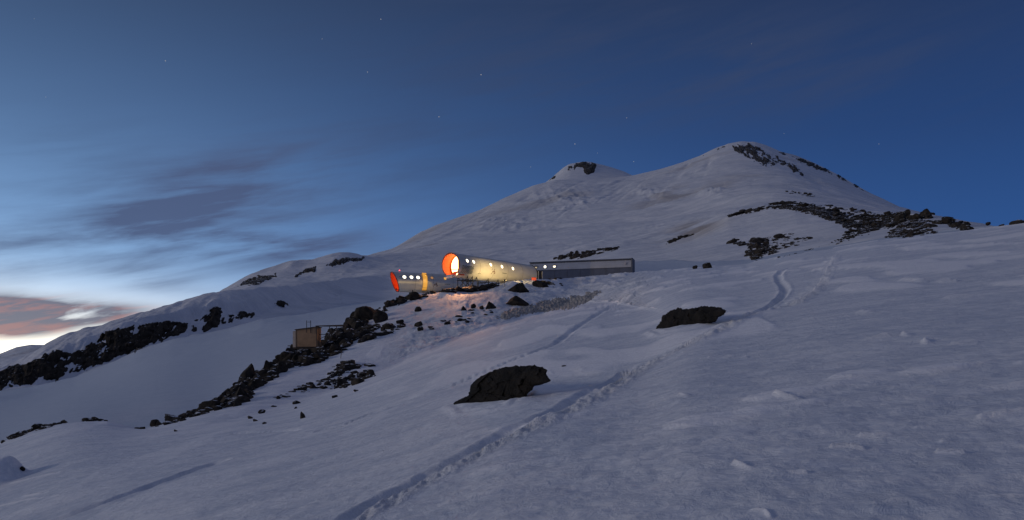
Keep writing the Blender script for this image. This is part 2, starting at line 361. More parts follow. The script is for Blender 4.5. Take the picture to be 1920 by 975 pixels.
C12 = curve([(-140, 700, 5000), (400, 690, 5000), (700, 500, 5000), (950, 385, 5000), (1015, 346, 5000), (1033, 333, 5000), (1045, 322, 5000), (1057, 311, 5000), (1068, 304, 5000), (1082, 301, 5000), (1100, 299, 5000), (1112, 301, 5000), (1130, 306, 5000), (1150, 312, 5000), (1170, 319, 5000), (1185, 327, 5000), (1210, 340, 5000), (1300, 350, 5000), (1600, 400, 5000), (2060, 480, 5000)], 2)
C13 = curve([(-140, 720, 9000), (960, 560, 9000), (2060, 600, 9000)], 5)
C14 = curve([(-140, 712, 60000), (2060, 712, 60000)], 5)
C0 = (np.full(nc, 0.02), np.full(nc, -2.35))

ks = np.where(np.arange(nc) < nd, 1 / np.cos(np.where(np.arange(nc) < nd, AZ, 0)), 1.0)
seq = [(C0, C1, 34), (C1, C1B, 235), (C1B, C2, 75), (C2, C3, 12), (C3, C4, 90), (C4, C5, 42), (C5, C5B, 24), (C5B, C6, 20), (C6, C7, 10), (C7, C8, 46), (C8, C9, 12), (C9, C10, 100), (C10, C11, 6), (C11, C12, 30), (C12, C13, 6), (C13, C14, 6)]
Ds, Zs, seg_start = [], [], []
for i, (A, B, n) in enumerate(seq):
    seg_start.append(len(Ds))
    for k in range(n):
        q = k / n; s_ = q * A[0] / ((1 - q) * B[0] + q * A[0]) if i else q
        if i in (3, 8, 10, 12, 14, 15): s_ = np.full(nc, q)
        Ds.append(A[0] + s_ * (B[0] - A[0])); Zs.append(A[1] + s_ * (B[1] - A[1]))
Ds.append(C14[0]); Zs.append(C14[1]); seg_start.append(len(Ds) - 1)
D = np.array(Ds); Z = np.array(Zs); nr = len(D)
def lat(a, k):                                                       # smooth sideways along the dense columns
    g_ = np.hanning(2 * k + 3)[1:-1]; g_ /= g_.sum(); p = np.pad(a[:, :nd], ((0, 0), (k, k)), mode='reflect', reflect_type='odd')
    o = a.copy(); o[:, :nd] = np.apply_along_axis(lambda v: np.convolve(v, g_, 'valid'), 1, p); return o
for i, k_, e0, e1 in ((1, 70, .2, .8), (2, 40, .35, .35), (4, 50, .25, .25), (9, 40, .3, .3), (11, 70, .05, .3)):
    r0, r1_ = seg_start[i], seg_start[i + 1] if i + 1 < len(seg_start) else nr - 1; q = np.linspace(0, 1, r1_ - r0)[:, None]
    m_ = sstep(q, 0, e0) * (1 - sstep(q, 1 - e1, 1)); w0 = Z[r0:r1_] / D[r0:r1_]
    Z[r0:r1_] = (w0 * (1 - m_) + lat(w0, k_) * m_) * D[r0:r1_]
for it in range(4):                                                  # round off creases where the segments meet
    Zn = Z.copy(); a = (D[1:-1] - D[:-2]); b = (D[2:] - D[1:-1]); tt = a / (a + b + 1e-9)
    mid = Z[:-2] * (1 - tt) + Z[2:] * tt
    Zn[1:-1] = 0.5 * Z[1:-1] + 0.5 * mid; Z = Zn
X = D * np.sin(AZ)[None, :]; Y = D * np.cos(AZ)[None, :]
PX = np.where(np.arange(nc)[None, :] < nd, HX + F * X / np.maximum(Y, 1e-3), -9999.0); PY = HY - F * Z / np.maximum(Y, 1e-3)
s2 = seg_start
ringno = np.arange(nr)[:, None] + np.zeros((1, nc))
churn = np.zeros_like(Z); fresh = np.zeros_like(Z); dust = np.zeros_like(Z)

# --- foreground relief (rings of the first slope), in metres on the ground
g = slice(0, s2[4]); x, y, d = X[g], Y[g], D[g]; px, py = PX[g], PY[g]
fore = np.ones_like(d); hz = np.zeros_like(d)
hz += 0.09 * fbm(x / 9, y / 14, 3, 11) * np.clip(d / 12, 0, 1)
hz += 0.05 * fbm(x / 2.8, y / 5.0, 2, 21)
wind = sstep(px, 500, 1300) * 0.8 + 0.35
sas = ridged(x / 1.9 + 0.25 * y, y / 0.95, 3, 31)
hz += 0.022 * wind * np.clip(sas, -0.4, 1) * (1 - sstep(d, 16, 32))
hz += 0.030 * fbm(x / 0.40, y / 0.40, 3, 41, .6) * (1 - sstep(d, 9, 22))
str_ = fbm(x / 1.4 + 3, y / 0.9, 2, 51); far_s = fbm(x / 2.2, y / 6.0, 2, 55)
sk = np.where(d > 15, far_s, str_)
fl = sstep(sk - .07 * sstep(d, 14, 30) * -1, 0.19, 0.36) * wind * sstep(d, 4, 12); fresh[g] += 1.0 * fl; hz += 0.03 * fl * (1 + d / 40)
lump = sstep(PX[g], 690, 780) * (1 - sstep(PX[g], 1180, 1260)) * (ringno[g] > s2[2] + 6) * (ringno[g] < s2[3] + 6)
hz += lump * (0.26 * fbm(x / 2.3, y / 3.5, 4, 61, 0.7))
churn[g] += lump * 0.8
fresh[g] += lump * 0.4 * sstep(fbm(x / 1.6, y / 2.5, 3, 65), 0.0, 0.3)

def ground_of(zarr):
    """visible depth of the ground for every dense column and photo row"""
    rows = np.arange(0, 1060, 0.5); out = np.empty((nd, len(rows)), np.float32); cov = np.empty(nd)
    pyv = HY - F * zarr[:, :nd] / np.maximum(Y[:, :nd], 1e-3)
    for c in range(nd):
        v = pyv[20:, c]; cm = np.minimum.accumulate(v); new = np.concatenate([[True], cm[1:] < cm[:-1]])
        out[c] = np.interp(rows, v[new][::-1], Y[20:, c][new][::-1]); cov[c] = cm[-1]
    return out, cov
GM, SKYL = ground_of(Z)
def GY(px, py):
    px = np.asarray(px, float); py = np.asarray(py, float)
    ci = np.clip((px - pxd[0]) / STEP, 0, nd - 1.001); c0 = ci.astype(int); ri = np.clip(py * 2, 0, GM.shape[1] - 1).astype(int)
    a = GM[c0, ri]; b = GM[c0 + 1, ri]; f_ = ci - c0
    return np.where(np.abs(a - b) > 0.2 * a, np.where(f_ < .5, a, b), a * (1 - f_) + b * f_)
def P3(px, py, Yv=None):
    Yv = GY(px, py) if Yv is None else Yv
    return np.stack([(np.asarray(px) - HX) / F * Yv, Yv + 0 * np.asarray(px), (HY - np.asarray(py)) / F * Yv], -1)

def ground_path(pix): 
    return [tuple(P3(a, b)[:2]) for a, b in pix]
def densify(p, n=6):
    o = []
    for a, b in zip(p[:-1], p[1:]): o += [(a[0] + (b[0] - a[0]) * k / n, a[1] + (b[1] - a[1]) * k / n) for k in range(n)]
    return o + [p[-1]]
def groove(pix, width, depth, rim, seed, wob=0.5):
    path = ground_path(densify(pix, 3)); d_, t_, sg = polydist(x, y, path, tpar=True)
    w_ = width * (1 + wob * fbm(t_ / 1.3, t_ * 0, 2, seed)) + 0.0022 * y
    prof = -depth * np.exp(-(d_ / w_) ** 4) * (1 + 0.4 * fbm(t_ / 0.7, d_, 2, seed + 3)) + rim * np.exp(-((d_ - 1.5 * w_) / (0.5 * w_)) ** 2) * (0.6 + 0.8 * vnoise(t_ / .4, sg, seed + 1))
    return prof
TRAIL = [(630, 990), (700, 948), (790, 898), (900, 842), (1000, 797), (1080, 755), (1150, 715), (1220, 676), (1300, 640), (1370, 606), (1425, 585), (1480, 572), (1525, 545), (1545, 515), (1556, 495), (1562, 478)]
hz += groove([(640, 975), (700, 940), (760, 911), (830, 873), (900, 836), (960, 806), (1030, 774), (1100, 736), (1170, 696)], 0.13, 0.085, 0.03, 101)
hz += groove([(1484, 502), (1468, 508), (1459, 517), (1461, 527), (1470, 536), (1473, 546), (1466, 558), (1450, 571), (1425, 587), (1390, 600)], 0.10, 0.12, 0.05, 111, 0.2)
hz += groove([(1195, 540), (1160, 568), (1110, 597), (1070, 622), (1045, 642), (1000, 662), (930, 690), (850, 721), (760, 751), (700, 772), (645, 795), (600, 806)], 0.13, 0.10, 0.03, 121, 0.4)
hz += groove([(408, 866), (340, 890), (280, 912), (200, 942), (80, 984), (0, 1006)], 0.22, 0.19, 0.05, 131, 0.3)
hz += groove([(560, 806), (520, 808), (480, 812), (440, 815)], 0.10, 0.07, 0.0, 133, 0.5)
path = ground_path(densify(TRAIL, 3)); d_, t_, sg = polydist(x, y, path, tpar=True)
wt = np.where(sg < 0, 0.42, 0.24) + 0.003 * y
inn = np.exp(-((d_ - 0.0) / wt) ** 4) * (1 - 0.0 * t_)
chunk = fbm(x / 0.26 / (1 + y / 60), y / 0.5 / (1 + y / 30), 3, 141, 0.7)
right = sg < 0
churn[g] = np.maximum(churn[g], inn * np.where(right, 1.0, .45) * (1 - .65 * sstep(y, 22, 45)))
hz += inn * np.where(right, 1.0, 0.5) * (0.085 * chunk + 0.006) * (1 + y / 80)
fresh[g] += (1 + 1.0 * sstep(y, 22, 45)) * inn * (.25 + .75 * sstep(chunk, 0.0, 0.35)) * np.where(right, .8, .4)
# wind lips and fresh drifts on the right
for pix, wd, hh in ([[(1595, 641), (1640, 632), (1690, 626), (1720, 630), (1737, 640)], .10, .09], [[(1378, 872), (1395, 880), (1420, 887), (1510, 890)], .05, .06], [[(1615, 814), (1670, 813)], .05, .05],
                    [[(1770, 823), (1830, 821)], .05, .05], [[(1760, 848), (1805, 850)], .06, .05], [[(1840, 781), (1920, 772)], .06, .06], [[(1455, 742), (1475, 746), (1500, 748)], .09, .07],
                    [[(1275, 737), (1293, 738)], .08, .06], [[(1580, 706), (1600, 707)], .08, .06], [[(1645, 698), (1665, 700)], .08, .06], [[(1825, 705), (1858, 706)], .10, .07], [[(1560, 837), (1590, 836), (1620, 840)], .04, .05],
                    [[(1330, 670), (1400, 668)], .06, .05], [[(1785, 643), (1830, 641)], .09, .06], [[(1715, 800), (1745, 797)], .04, .04], [[(1370, 900), (1440, 906)], .03, .03], [[(1640, 950), (1800, 935), (1920, 930)], .03, .03], [[(1690, 525), (1760, 528), (1850, 524)], .3, .12],
                    [[(1410, 962), (1435, 966), (1445, 975)], .03, .03], [[(1780, 560), (1840, 553)], .2, .09], [[(1580, 586), (1630, 587)], .15, .07], [[(1010, 700), (1110, 690)], .12, .07], [[(1040, 735), (1140, 722)], .10, .05],
                    [[(0, 948), (60, 935), (110, 930)], .08, .04], [[(20, 905), (130, 880)], .1, .05], [[(40, 930), (90, 922)], .07, .04]):
    dd = polydist(x, y, ground_path(densify(pix, 4))); e = np.exp(-(dd / (.72 * wd * (1 + 0.5 * fbm(x / .5, y / .5, 2, 7)))) ** 2)
    e = e * sstep(fbm(x / .5, y / .9, 3, 9), -.35, .12); hz += 1.0 * hh * e; fresh[g] = np.maximum(fresh[g], 0.95 * e)
for pix in ([(850, 756), (870, 770), (905, 767), (932, 765), (960, 759), (970, 747), (988, 741), (996, 730), (1012, 722), (1034, 716)], [(1222, 622), (1240, 626), (1282, 619), (1304, 611), (1345, 598), (1362, 588)]):
    dd = polydist(x, y, ground_path(pix)); k_ = 0.55 + fbm(x / .5, y / .8, 2, 77)
    hz += 0.075 * k_ * np.exp(-((dd - .16) / .14) ** 2); fresh[g] = np.maximum(fresh[g], .6 * np.exp(-((dd - .2) / .2) ** 2))
hol = P3(1072, 712); hz -= 0.16 * np.exp(-(((x - hol[0]) / 0.9) ** 2 + ((y - hol[1]) / 1.5) ** 2))
# hollow to the right of the big boulder, snow hump at the left edge
hz += 0.0
hum = P3(-6, 905); hz += 0.95 * np.exp(-(((x - hum[0]) / 0.85) ** 2 + ((y - hum[1]) / 0.9) ** 2) ** 2)
near_fade = sstep(d, 1.5, 5.0); Z[g] += hz * near_fade
fresh = np.clip(fresh, 0, 1)
# --- relief further off
g = slice(s2[4], nr); x, y, d = X[g], Y[g], D[g]; px, py = PX[g], PY[g]; rn = ringno[g]
gul = (rn < s2[5]); rid = (rn >= s2[5]) & (rn < s2[9]); mnt = (rn >= s2[9]) & (rn < s2[14])
h = np.zeros_like(d)
h += gul * sstep(d, 150, 320) * (1.6 * fbm(x / 60, y / 60, 3, 201) + 0.35 * fbm(x / 9, y / 14, 3, 205))
fl_ = sstep(ridged(x / 11, y / 40, 3, 211), -0.1, 0.6)
h += rid * (1.5 * fbm(x / 45, y / 45, 4, 221) - 1.1 * fl_ * (px < 640))
h += mnt * sstep(d, 1500, 2300) * -5 * sstep(ridged((x * .9 - y * .25) / 120, y / 900, 3, 281), .15, .7)
h += mnt * sstep(d, 900, 1600) * (9 * fbm(x / 300, y / 420, 5, 231, 0.55) + 5 * ridged(x / 130 + .4 * y / 130, y / 300, 4, 241))
h += mnt * (1 - sstep(d, 900, 1600)) * (5 * fbm(x / 90, y / 90, 4, 251) + 2.0 * ridged(x / 40, y / 60, 3, 255))
sera = np.exp(-(((px - 1060) / 50) ** 2 + ((py - 375) / 22) ** 2)) + np.exp(-(((px - 1215) / 36) ** 2 + ((py - 362) / 12) ** 2)) + np.exp(-(((px - 1335) / 28) ** 2 + ((py - 360) / 8) ** 2)) + .7 * np.exp(-(((px - 960) / 70) ** 2 + ((py - 420) / 16) ** 2))
h += mnt * sera * 15 * ridged(x / 55, y / 70, 4, 261)
hs = mnt * (1 - sstep(np.abs(rn - s2[13] + 4), 0, 14))                # keep the skyline close to the photograph
Z[g] += h * (1 - 0.75 * (rn > s2[11]) * sstep(rn, s2[12] - 16, s2[12]))
dust[g] = np.clip(np.exp(-(((px - 1300) / 50) ** 2 + ((py - 432 + .28 * (px - 1300)) / 13) ** 2)) * sstep(fbm(x / 50, y / 90, 4, 271), -.25, .35) * 1.0
                  + 0.5 * np.exp(-(((px - 1240) / 50) ** 2 + ((py - 362) / 14) ** 2)) * sstep(fbm(x / 90, y / 150, 4, 275), -.1, .3)
                  + 0.35 * mnt * (d > 1800) * sstep(fbm(x / 260 + .5, y / 420, 4, 277), .12, .5), 0, 1)
GM, SKYL = ground_of(Z)

def sheet(name, r0, r1, mat, label):
    n = r1 - r0 + 1
    V = np.stack([X[r0:r1 + 1], Y[r0:r1 + 1], Z[r0:r1 + 1]], -1).reshape(-1, 3)
    i = np.arange(n - 1)[:, None] * nc; c = np.arange(nc)[None, :]; c2 = (c + 1) % nc
    q = np.stack([i + c, i + c2, i + nc + c2, i + nc + c], -1).reshape(-1, 4)
    o = link(name, np_mesh(name, V, q, True, {'churn': churn[r0:r1 + 1], 'fresh': fresh[r0:r1 + 1], 'dust': dust[r0:r1 + 1]}), mat)
    return tag(o, label, 'snowfield' if mat is not M['far_snow'] else 'mountain', None, 'structure')
sheet('snow_slope', 0, s2[4], M['snow'], 'wind-crusted snow slope with footprints in the foreground')
sheet('snow_valley', s2[4], s2[5], M['shade_tinted_snow'], 'smooth shaded snow valley behind the rubble ridge')
sheet('snow_ridge', s2[5], s2[9], M['far_snow'], 'snowy ridge above the dark cliff band and the rocky moraine')
sheet('far_ridge', s2[9], s2[11], M['far_snow'], 'rounded snow shoulder beyond the left ridge')
sheet('mountain', s2[11], s2[13], M['far_snow'], 'big snow mountain with a rounded rocky summit')
sheet('far_summit', s2[13], nr - 1, M['far_snow'], 'small second summit left behind the main mountain')

# ------------------------------------------------------------------ rocks
def base_rock(seed, sub=3):
    r_ = np.random.default_rng(seed); bm = bmesh.new(); bmesh.ops.create_icosphere(bm, subdivisions=sub, radius=1.0)
    V = np.array([v.co[:] for v in bm.verts]); T = np.array([[v.index for v in f.verts] for f in bm.faces]); bm.free()
    for k in range(16):
        n_ = r_.normal(size=3); n_ /= np.linalg.norm(n_); dd = r_.uniform(0.42, 0.80); p = V @ n_ - dd
        V = V - np.outer(np.maximum(p, 0) * 0.97, n_)
    dr = 0.10 * fbm(V[:, 0] * 2 + 7 + seed, V[:, 1] * 2 + V[:, 2] * 1.7, 3, seed) + 0.05 * ridged(V[:, 0] * 4 + V[:, 2] * 2, V[:, 1] * 4 + 3, 2, seed + 9)
    V = V * (1 + dr[:, None] * 1.0) / np.abs(V).max()
    return V, T
BR = [base_rock(300 + k, 3) for k in range(12)]; BL = [base_rock(300 + k, 2) for k in range(12)]
BM = [np_mesh('rock', v, t_, False) for v, t_ in BR]
BMB = []
for me in BM: me.materials.append(M['rock'])

def rot(r_):
    q = r_.normal(size=4); q /= np.linalg.norm(q); a, b, c, d_ = q
    return np.array([[1 - 2 * (c * c + d_ * d_), 2 * (b * c - d_ * a), 2 * (b * d_ + c * a)], [2 * (b * c + d_ * a), 1 - 2 * (b * b + d_ * d_), 2 * (c * d_ - b * a)], [2 * (b * d_ - c * a), 2 * (c * d_ + b * a), 1 - 2 * (b * b + c * c)]])

ALL = []                                     # scattered rocks: (pixel size, centre, radii, band)
Y6 = C6[0][:nd] / np.sqrt(1 + ((pxd - HX) / F) ** 2)
NEARB = ('ridge', 'patch', 'hut', 'mound', 'edge', 'stones')
def near_y(px, py, band=None):
    Yv = float(GY(px, py))
    if band in NEARB or (band is None and (px < 510 or px > 550 or py > 590) and (px < 1345 or px > 1840)): Yv = min(Yv, rel2(px)[1])
    elif px > 1650: Yv = min(Yv, float(np.interp(px, pxd, Y6)))
    return Yv
def put(px, py, wpx, hpx, band, sink=0.25, deep=0.9, Yv=None):
    Yv = near_y(px, py, band) if Yv is None else Yv
    p = P3(px, py, Yv); rx, rz = wpx / 2 / F * Yv, hpx / 2 / F * Yv
    return [max(wpx, hpx), np.array([p[0], p[1] + 0.2 * rx, p[2] + rz * (1 - 2 * sink) * 0.5]), (rx, rx * deep, rz), band]
def scatter(poly, n, smed, ssig, band, flat=0.7, smax=30, seed=0, bias=None):
    r_ = np.random.default_rng(seed + 55); P = np.array(poly, float); lo, hi = P.min(0), P.max(0); k = 0
    while k < n:
        a = r_.uniform(lo, hi)
        if not inpoly(np.array(a[0]), np.array(a[1]), poly): continue
        col = int(np.clip((a[0] - pxd[0]) / STEP, 0, nd - 1))
        if a[1] < SKYL[col] - 1 or (543 < a[0] < 600 and 600 < a[1] < 656): continue
        if 594 < a[0] < 646 and a[1] < 612 + (646 - a[0]) * .72: continue
        if band in NEARB and a[1] < rel2(a[0])[0] - 2: continue
        k += 1
        s_ = min(smax, smed * math.exp(ssig * r_.normal()))
        ALL.append(put(a[0], a[1], s_ * r_.uniform(.85, 1.5), s_ * r_.uniform(.5, 1.0) * flat * 1.3, band, r_.uniform(.1, .35)))
BANDS = {
 'ridge': ('dark volcanic rock heaped on the ridge running down from the huts', 'rocks heaped along the ridge below the huts'),
 'patch': ('dark rock in the rubble patch right of the ridge', 'rocks of the rubble patch beside the ridge'),
 'stones': ('small dark stone lying alone on the snow below the rubble patch', 'loose stones on the snow below the rubble patch'),
 'hut': ('dark rock piled beneath the front tube-shaped hut', 'rocks under the front hut'),
 'mound': ('dark rock sticking out of the snow mound in front of the huts', 'rocks on the snow mound before the huts'),
 'moraine': ('dark rock on the moraine crest below the big mountain', 'rocks along the moraine crest'),
 'crest': ('dark rock in the blocky outcrop on the right skyline', 'rocks of the outcrop on the right skyline'),
 'lower': ('dark rock in the lower outcrop in the snow basin', 'rocks of the lower outcrop in the snow basin'),
 'edge': ('dark rock along the snow edge at the far left', 'rocks along the left snow edge'),
 'far': ('distant dark rock on the snowy mountainside', 'distant rocks on the mountainside')}
ridge_line = [(p[0], p[1] - 3) for p in P2 if 262 <= p[0] <= 880]
scatter([(262, 806), (300, 800), (345, 790), (400, 771), (440, 763), (468, 748), (478, 728), (510, 712), (545, 690), (590, 680), (640, 662), (662, 640), (700, 618), (690, 600), (735, 578), (800, 556)] + [(p[0], p[1] + 1) for p in reversed(P2) if 270 <= p[0] <= 790], 640, 10.5, .5, 'ridge', .85, 30, 1)
scatter([(400, 771), (440, 763), (468, 748), (472, 715), (440, 735), (405, 757)], 110, 12, .45, 'ridge', .9, 30, 21)
scatter([(438, 750), (450, 715), (470, 700), (500, 690), (512, 712), (478, 730)], 70, 14, .35, 'ridge', .9, 30, 25)
scatter([(560, 690), (600, 680), (650, 655), (640, 625), (600, 640), (550, 662)], 150, 11, .45, 'ridge', .8, 30, 22)
scatter([(640, 655), (690, 640), (752, 618), (758, 605), (700, 612), (660, 630)], 75, 11, .5, 'ridge', .6, 30, 2)
scatter([(585, 728), (640, 731), (706, 712), (702, 698), (660, 680), (632, 690), (600, 712)], 80, 10.5, .55, 'patch', .65, 28, 3)
scatter([(510, 748), (560, 742), (620, 718), (600, 712), (550, 728)], 22, 9, .45, 'patch', .5, 20, 4)
scatter([(620, 690), (640, 680), (705, 683), (700, 690), (650, 694)], 18, 9, .45, 'patch', .5, 18, 5)
scatter([(795, 553), (830, 548), (862, 547), (900, 547), (932, 538), (925, 530), (870, 531), (830, 541)], 90, 10, .4, 'hut', .7, 22, 6)
scatter([(700, 585), (760, 563), (800, 556), (800, 549), (740, 562), (690, 582)], 46, 9, .4, 'hut', .7, 16, 7)
scatter([(1000, 533), (1030, 522), (1060, 521), (1050, 530), (1060, 545), (1040, 540)], 16, 7, .5, 'mound', .6, 14, 8)
scatter([(760, 640), (830, 600), (900, 570), (950, 572), (900, 600), (800, 620)], 22, 7, .5, 'mound', .6, 14, 9)
scatter([(0, 833), (30, 822), (60, 811), (112, 796), (125, 791), (100, 790), (40, 803), (0, 822)], 70, 9, .4, 'edge', .6, 20, 10)
scatter([(155, 790), (200, 789), (202, 786), (160, 785)], 14, 8, .3, 'edge', .5, 14, 11)
MOR = [(1365, 404), (1400, 395), (1440, 384), (1490, 379), (1530, 383), (1560, 393), (1600, 403), (1640, 403), (1690, 396), (1700, 415), (1680, 425), (1640, 433), (1608, 443), (1566, 460), (1590, 432), (1562, 417), (1530, 403), (1510, 400), (1480, 392), (1440, 393), (1400, 402), (1370, 408)]
scatter(MOR, 560, 5.5, .5, 'moraine', .5, 20, 12)
scatter([(1510, 400), (1530, 386), (1570, 398), (1640, 405), (1690, 400), (1690, 418), (1640, 425), (1590, 425), (1550, 412)], 260, 5.5, .45, 'moraine', .5, 18, 13)
scatter([(1655, 446), (1680, 425), (1690, 402), (1752, 402), (1742, 422), (1760, 437), (1700, 447)], 230, 7, .5, 'crest', .55, 20, 14)
scatter([(1755, 420), (1775, 408), (1805, 416), (1828, 430), (1800, 434), (1782, 424)], 70, 8, .4, 'crest', .8, 18, 15)
scatter([(1358, 453), (1385, 447), (1400, 455), (1440, 445), (1490, 436), (1484, 448), (1530, 443), (1500, 460), (1470, 470), (1440, 481), (1415, 491), (1404, 482), (1408, 466), (1385, 459)], 260, 5, .6, 'lower', .5, 22, 16)
scatter([(1400, 480), (1408, 458), (1440, 455), (1445, 470), (1420, 488)], 70, 8, .4, 'lower', .9, 22, 17)
scatter([(1430, 490), (1500, 474), (1570, 450), (1640, 438), (1560, 458), (1480, 480)], 30, 4, .5, 'lower', .6, 9, 18)
scatter([(1545, 384), (1600, 392), (1662, 405), (1655, 409), (1590, 396), (1550, 388)], 70, 5, .4, 'moraine', .6, 10, 19)
scatter([(1240, 459), (1262, 449), (1300, 438), (1298, 442), (1265, 454), (1245, 460)], 60, 5, .4, 'far', .6, 10, 20)
scatter([(1040, 486), (1070, 476), (1100, 472), (1165, 463), (1162, 468), (1110, 479), (1090, 486)], 150, 6, .4, 'far', .7, 12, 23)
scatter([(1470, 358), (1500, 360), (1528, 366), (1526, 372), (1508, 367), (1475, 362)], 30, 4, .4, 'far', .6, 8, 24)

# distinct boulders: (px, py of the contact, width, height, label)
ONE = [
 (463, 717, 36, 48, 'rounded dark block standing highest on the lower rubble ridge'),
 (452, 752, 44, 40, 'broad black boulder at the lower foot of the rubble ridge, under the rounded block'),
 (690, 600, 52, 44, 'largest dark boulder on the ridge between the cabin and the huts'),
 (712, 604, 28, 26, 'brown-grey boulder leaning on the largest ridge boulder'),
 (502, 696, 24, 24, 'dark boulder on the ridge top right of the rounded block'),
 (568, 784, 15, 15, 'upright trapezoid stone standing alone on the snow'),
 (640, 725, 30, 24, 'wide dark boulder at the near edge of the rubble patch'),
 (652, 690, 26, 16, 'flat topped dark stone at the top of the rubble patch'),
 (693, 706, 26, 15, 'dark low boulder at the right end of the rubble patch'),
 (626, 746, 13, 7, 'small dark stone between the rubble patch and the upright stone'),
 (973, 547, 44, 17, 'long slanting dark boulder on the snow mound under the hut'),
 (1013, 538, 30, 15, 'dark boulder below the narrow doorway of the front hut'),
 (974, 573, 52, 18, 'low wide dark boulder above the dirty snow bank'),
 (869, 582, 15, 11, 'dark stone at the left of the row on the snow mound'),
 (888, 578, 13, 11, 'round dark stone second in the row on the snow mound'),
 (903, 580, 9, 9, 'smallest dark stone in the row on the snow mound'),
 (919, 579, 20, 16, 'slanting dark stone at the right of the row on the snow mound'),
 (838, 608, 17, 9, 'flat dark stone at the lower left of the snow mound'),
 (861, 602, 14, 9, 'dark stone beside the flat stone on the snow mound'),
 (876, 604, 11, 6, 'small flat dark stone below the row on the snow mound'),
 (785, 584, 17, 11, 'dark stone on the orange lit snow below the rear hut'),
 (784, 612, 20, 12, 'dark stone on the snow right of the ridge boulders'),
 (788, 620, 12, 10, 'small brown stone just below another stone right of the ridge'),
 (1700, 408, 15, 20, 'pointed dark boulder sticking up on the right skyline'),
 (1688, 414, 24, 26, 'bulky dark boulder left of the pointed one on the skyline'),
 (1741, 408, 28, 22, 'rounded boulder highest on the right skyline against the sky'),
 (1722, 412, 20, 16, 'dark boulder between the pointed and the rounded skyline boulders'),
 (1775, 420, 26, 16, 'dark block standing right of the rounded skyline boulder'),
 (1812, 430, 34, 14, 'low dark outcrop boulder where the skyline meets the snow slope'),
 (1853, 420, 12, 6, 'tiny dark rock alone on the right skyline'),
 (1880, 423, 14, 5, 'flat dark rock on the skyline near the right edge'),
 (1912, 419, 30, 12, 'dark sloping boulder at the right edge of the picture'),
 (1326, 503, 30, 12, 'dark rock lying on the snow crest right of the long dark hut'),
 (1303, 504, 12, 7, 'small dark rock left of the rock on the snow crest'),
 (1427, 477, 22, 15, 'largest dark block of the lower outcrop in the snow basin'),
 (1372, 456, 26, 11, 'dark block at the left tip of the lower outcrop'),
 (526, 574, 24, 12, 'lone dark rock on the shaded far snow slope'),
 (40, 880, 15, 8, 'small dark stone beside the snow hump at the left edge'),
 (470, 785, 13, 7, 'dark stone lowest left among the loose stones'), (491, 775, 16, 8, 'flat pointed stone above the lowest left loose stone'),
 (478, 790, 14, 5, 'thin flat dark stone under the pointed loose stone'), (495, 795, 11, 5, 'lowest of the loose dark stones on the snow'),
 (512, 763, 12, 5, 'flat dark stone upper left among the loose stones'), (557, 757, 18, 8, 'dark long stone above the upright trapezoid stone'),
 (521, 748, 12, 7, 'small dark stone at the left tip of the rubble patch'), (555, 766, 7, 4, 'tiny dark stone above the upright trapezoid stone'),
 (1057, 687, 9, 3, 'tiny dark stone on the snow right of the big foreground boulder'),
 (668, 734, 11, 5, 'flat dark stone just under the rubble patch'), (329, 809, 9, 5, 'tiny dark stone at the foot of the lower ridge'),
 (258, 804, 16, 4, 'thin dark slab at the low end of the ridge'),
]
r_ = np.random.default_rng(5)
def rock_object(c, rad, k, label, group, yaw=None):
    o = link('rock', BM[k % 12]); o.location = c
    o.rotation_euler = (r_.uniform(-.3, .3), r_.uniform(-.25, .25), r_.uniform(0, 6.28))
    a = (rad[0] + rad[1]) / 2 * 1.18; o.scale = (a, a * r_.uniform(.85, 1.0), rad[2] * 1.25)
    return tag(o, label, 'rock', group)
for k, (a, b, w_, h_, lab) in enumerate(ONE):
    q = put(a, b, w_, h_ * 1.15, None, 0.18, .8); rock_object(q[1], q[2], k, lab, 'individual rocks on the snow')
ALL.sort(key=lambda q: -q[0])
nind = 300 - len(ONE) - 3
def where(q):
    c_ = q[1]; a = HX + F * c_[0] / c_[1]; b = HY - F * c_[2] / c_[1]
    size = 'large' if q[0] > 22 else 'mid-sized' if q[0] > 16 else 'small'
    if q[3] == 'ridge':
        sec = ('on the low tail of the ridge' if a < 440 else 'on the ridge below the cabin' if a < 545 else 'on the ridge under the cabin walkway' if a < 622 else
               'around the largest ridge boulder' if a < 705 else 'on the thin ridge up to the rear hut')
        dd = b - rel2(a)[0]; pos = 'at the crest edge' if dd < 8 else 'midway' if dd < 26 else 'at the snow edge'
        return f'{size} dark rock {pos} {sec}'
    return size + ' ' + BANDS[q[3]][0]
for k, q in enumerate(ALL[:nind]):
    rock_object(q[1], q[2], k, where(q), BANDS[q[3]][1])
rest = {}
for q in ALL[nind:]: rest.setdefault(q[3], []).append(q)
for band, qs in rest.items():
    Vs, Ts, b = [], [], 0
    for k, q in enumerate(qs):
        v, t_ = BL[k % 12] if q[0] > 6 else BL[k % 12]
        A = rot(r_); v2 = (v @ A.T) * np.array(q[2]) * 1.15 + q[1]
        Vs.append(v2); Ts.append(t_ + b); b += len(v)
    o = link('rubble', np_mesh('rubble', np.concatenate(Vs), np.concatenate(Ts), False), M['rock'] if band not in ('far', 'moraine') else M['far_rock'])
    tag(o, 'mass of smaller ' + {'ridge': 'dark stones filling the ridge below the huts', 'patch': 'dark stones filling the rubble patch beside the ridge', 'stones': 'stones on the snow', 'hut': 'dark stones under and left of the front hut', 'mound': 'dark stones on the snow mound',
        'moraine': 'dark rocks along the moraine crest', 'crest': 'dark rocks in the right skyline outcrop', 'lower': 'dark rocks in the lower outcrop of the basin', 'edge': 'dark stones along the left snow edge', 'far': 'rocks on the mountainside behind the huts'}[band], 'rubble', None, 'stuff')

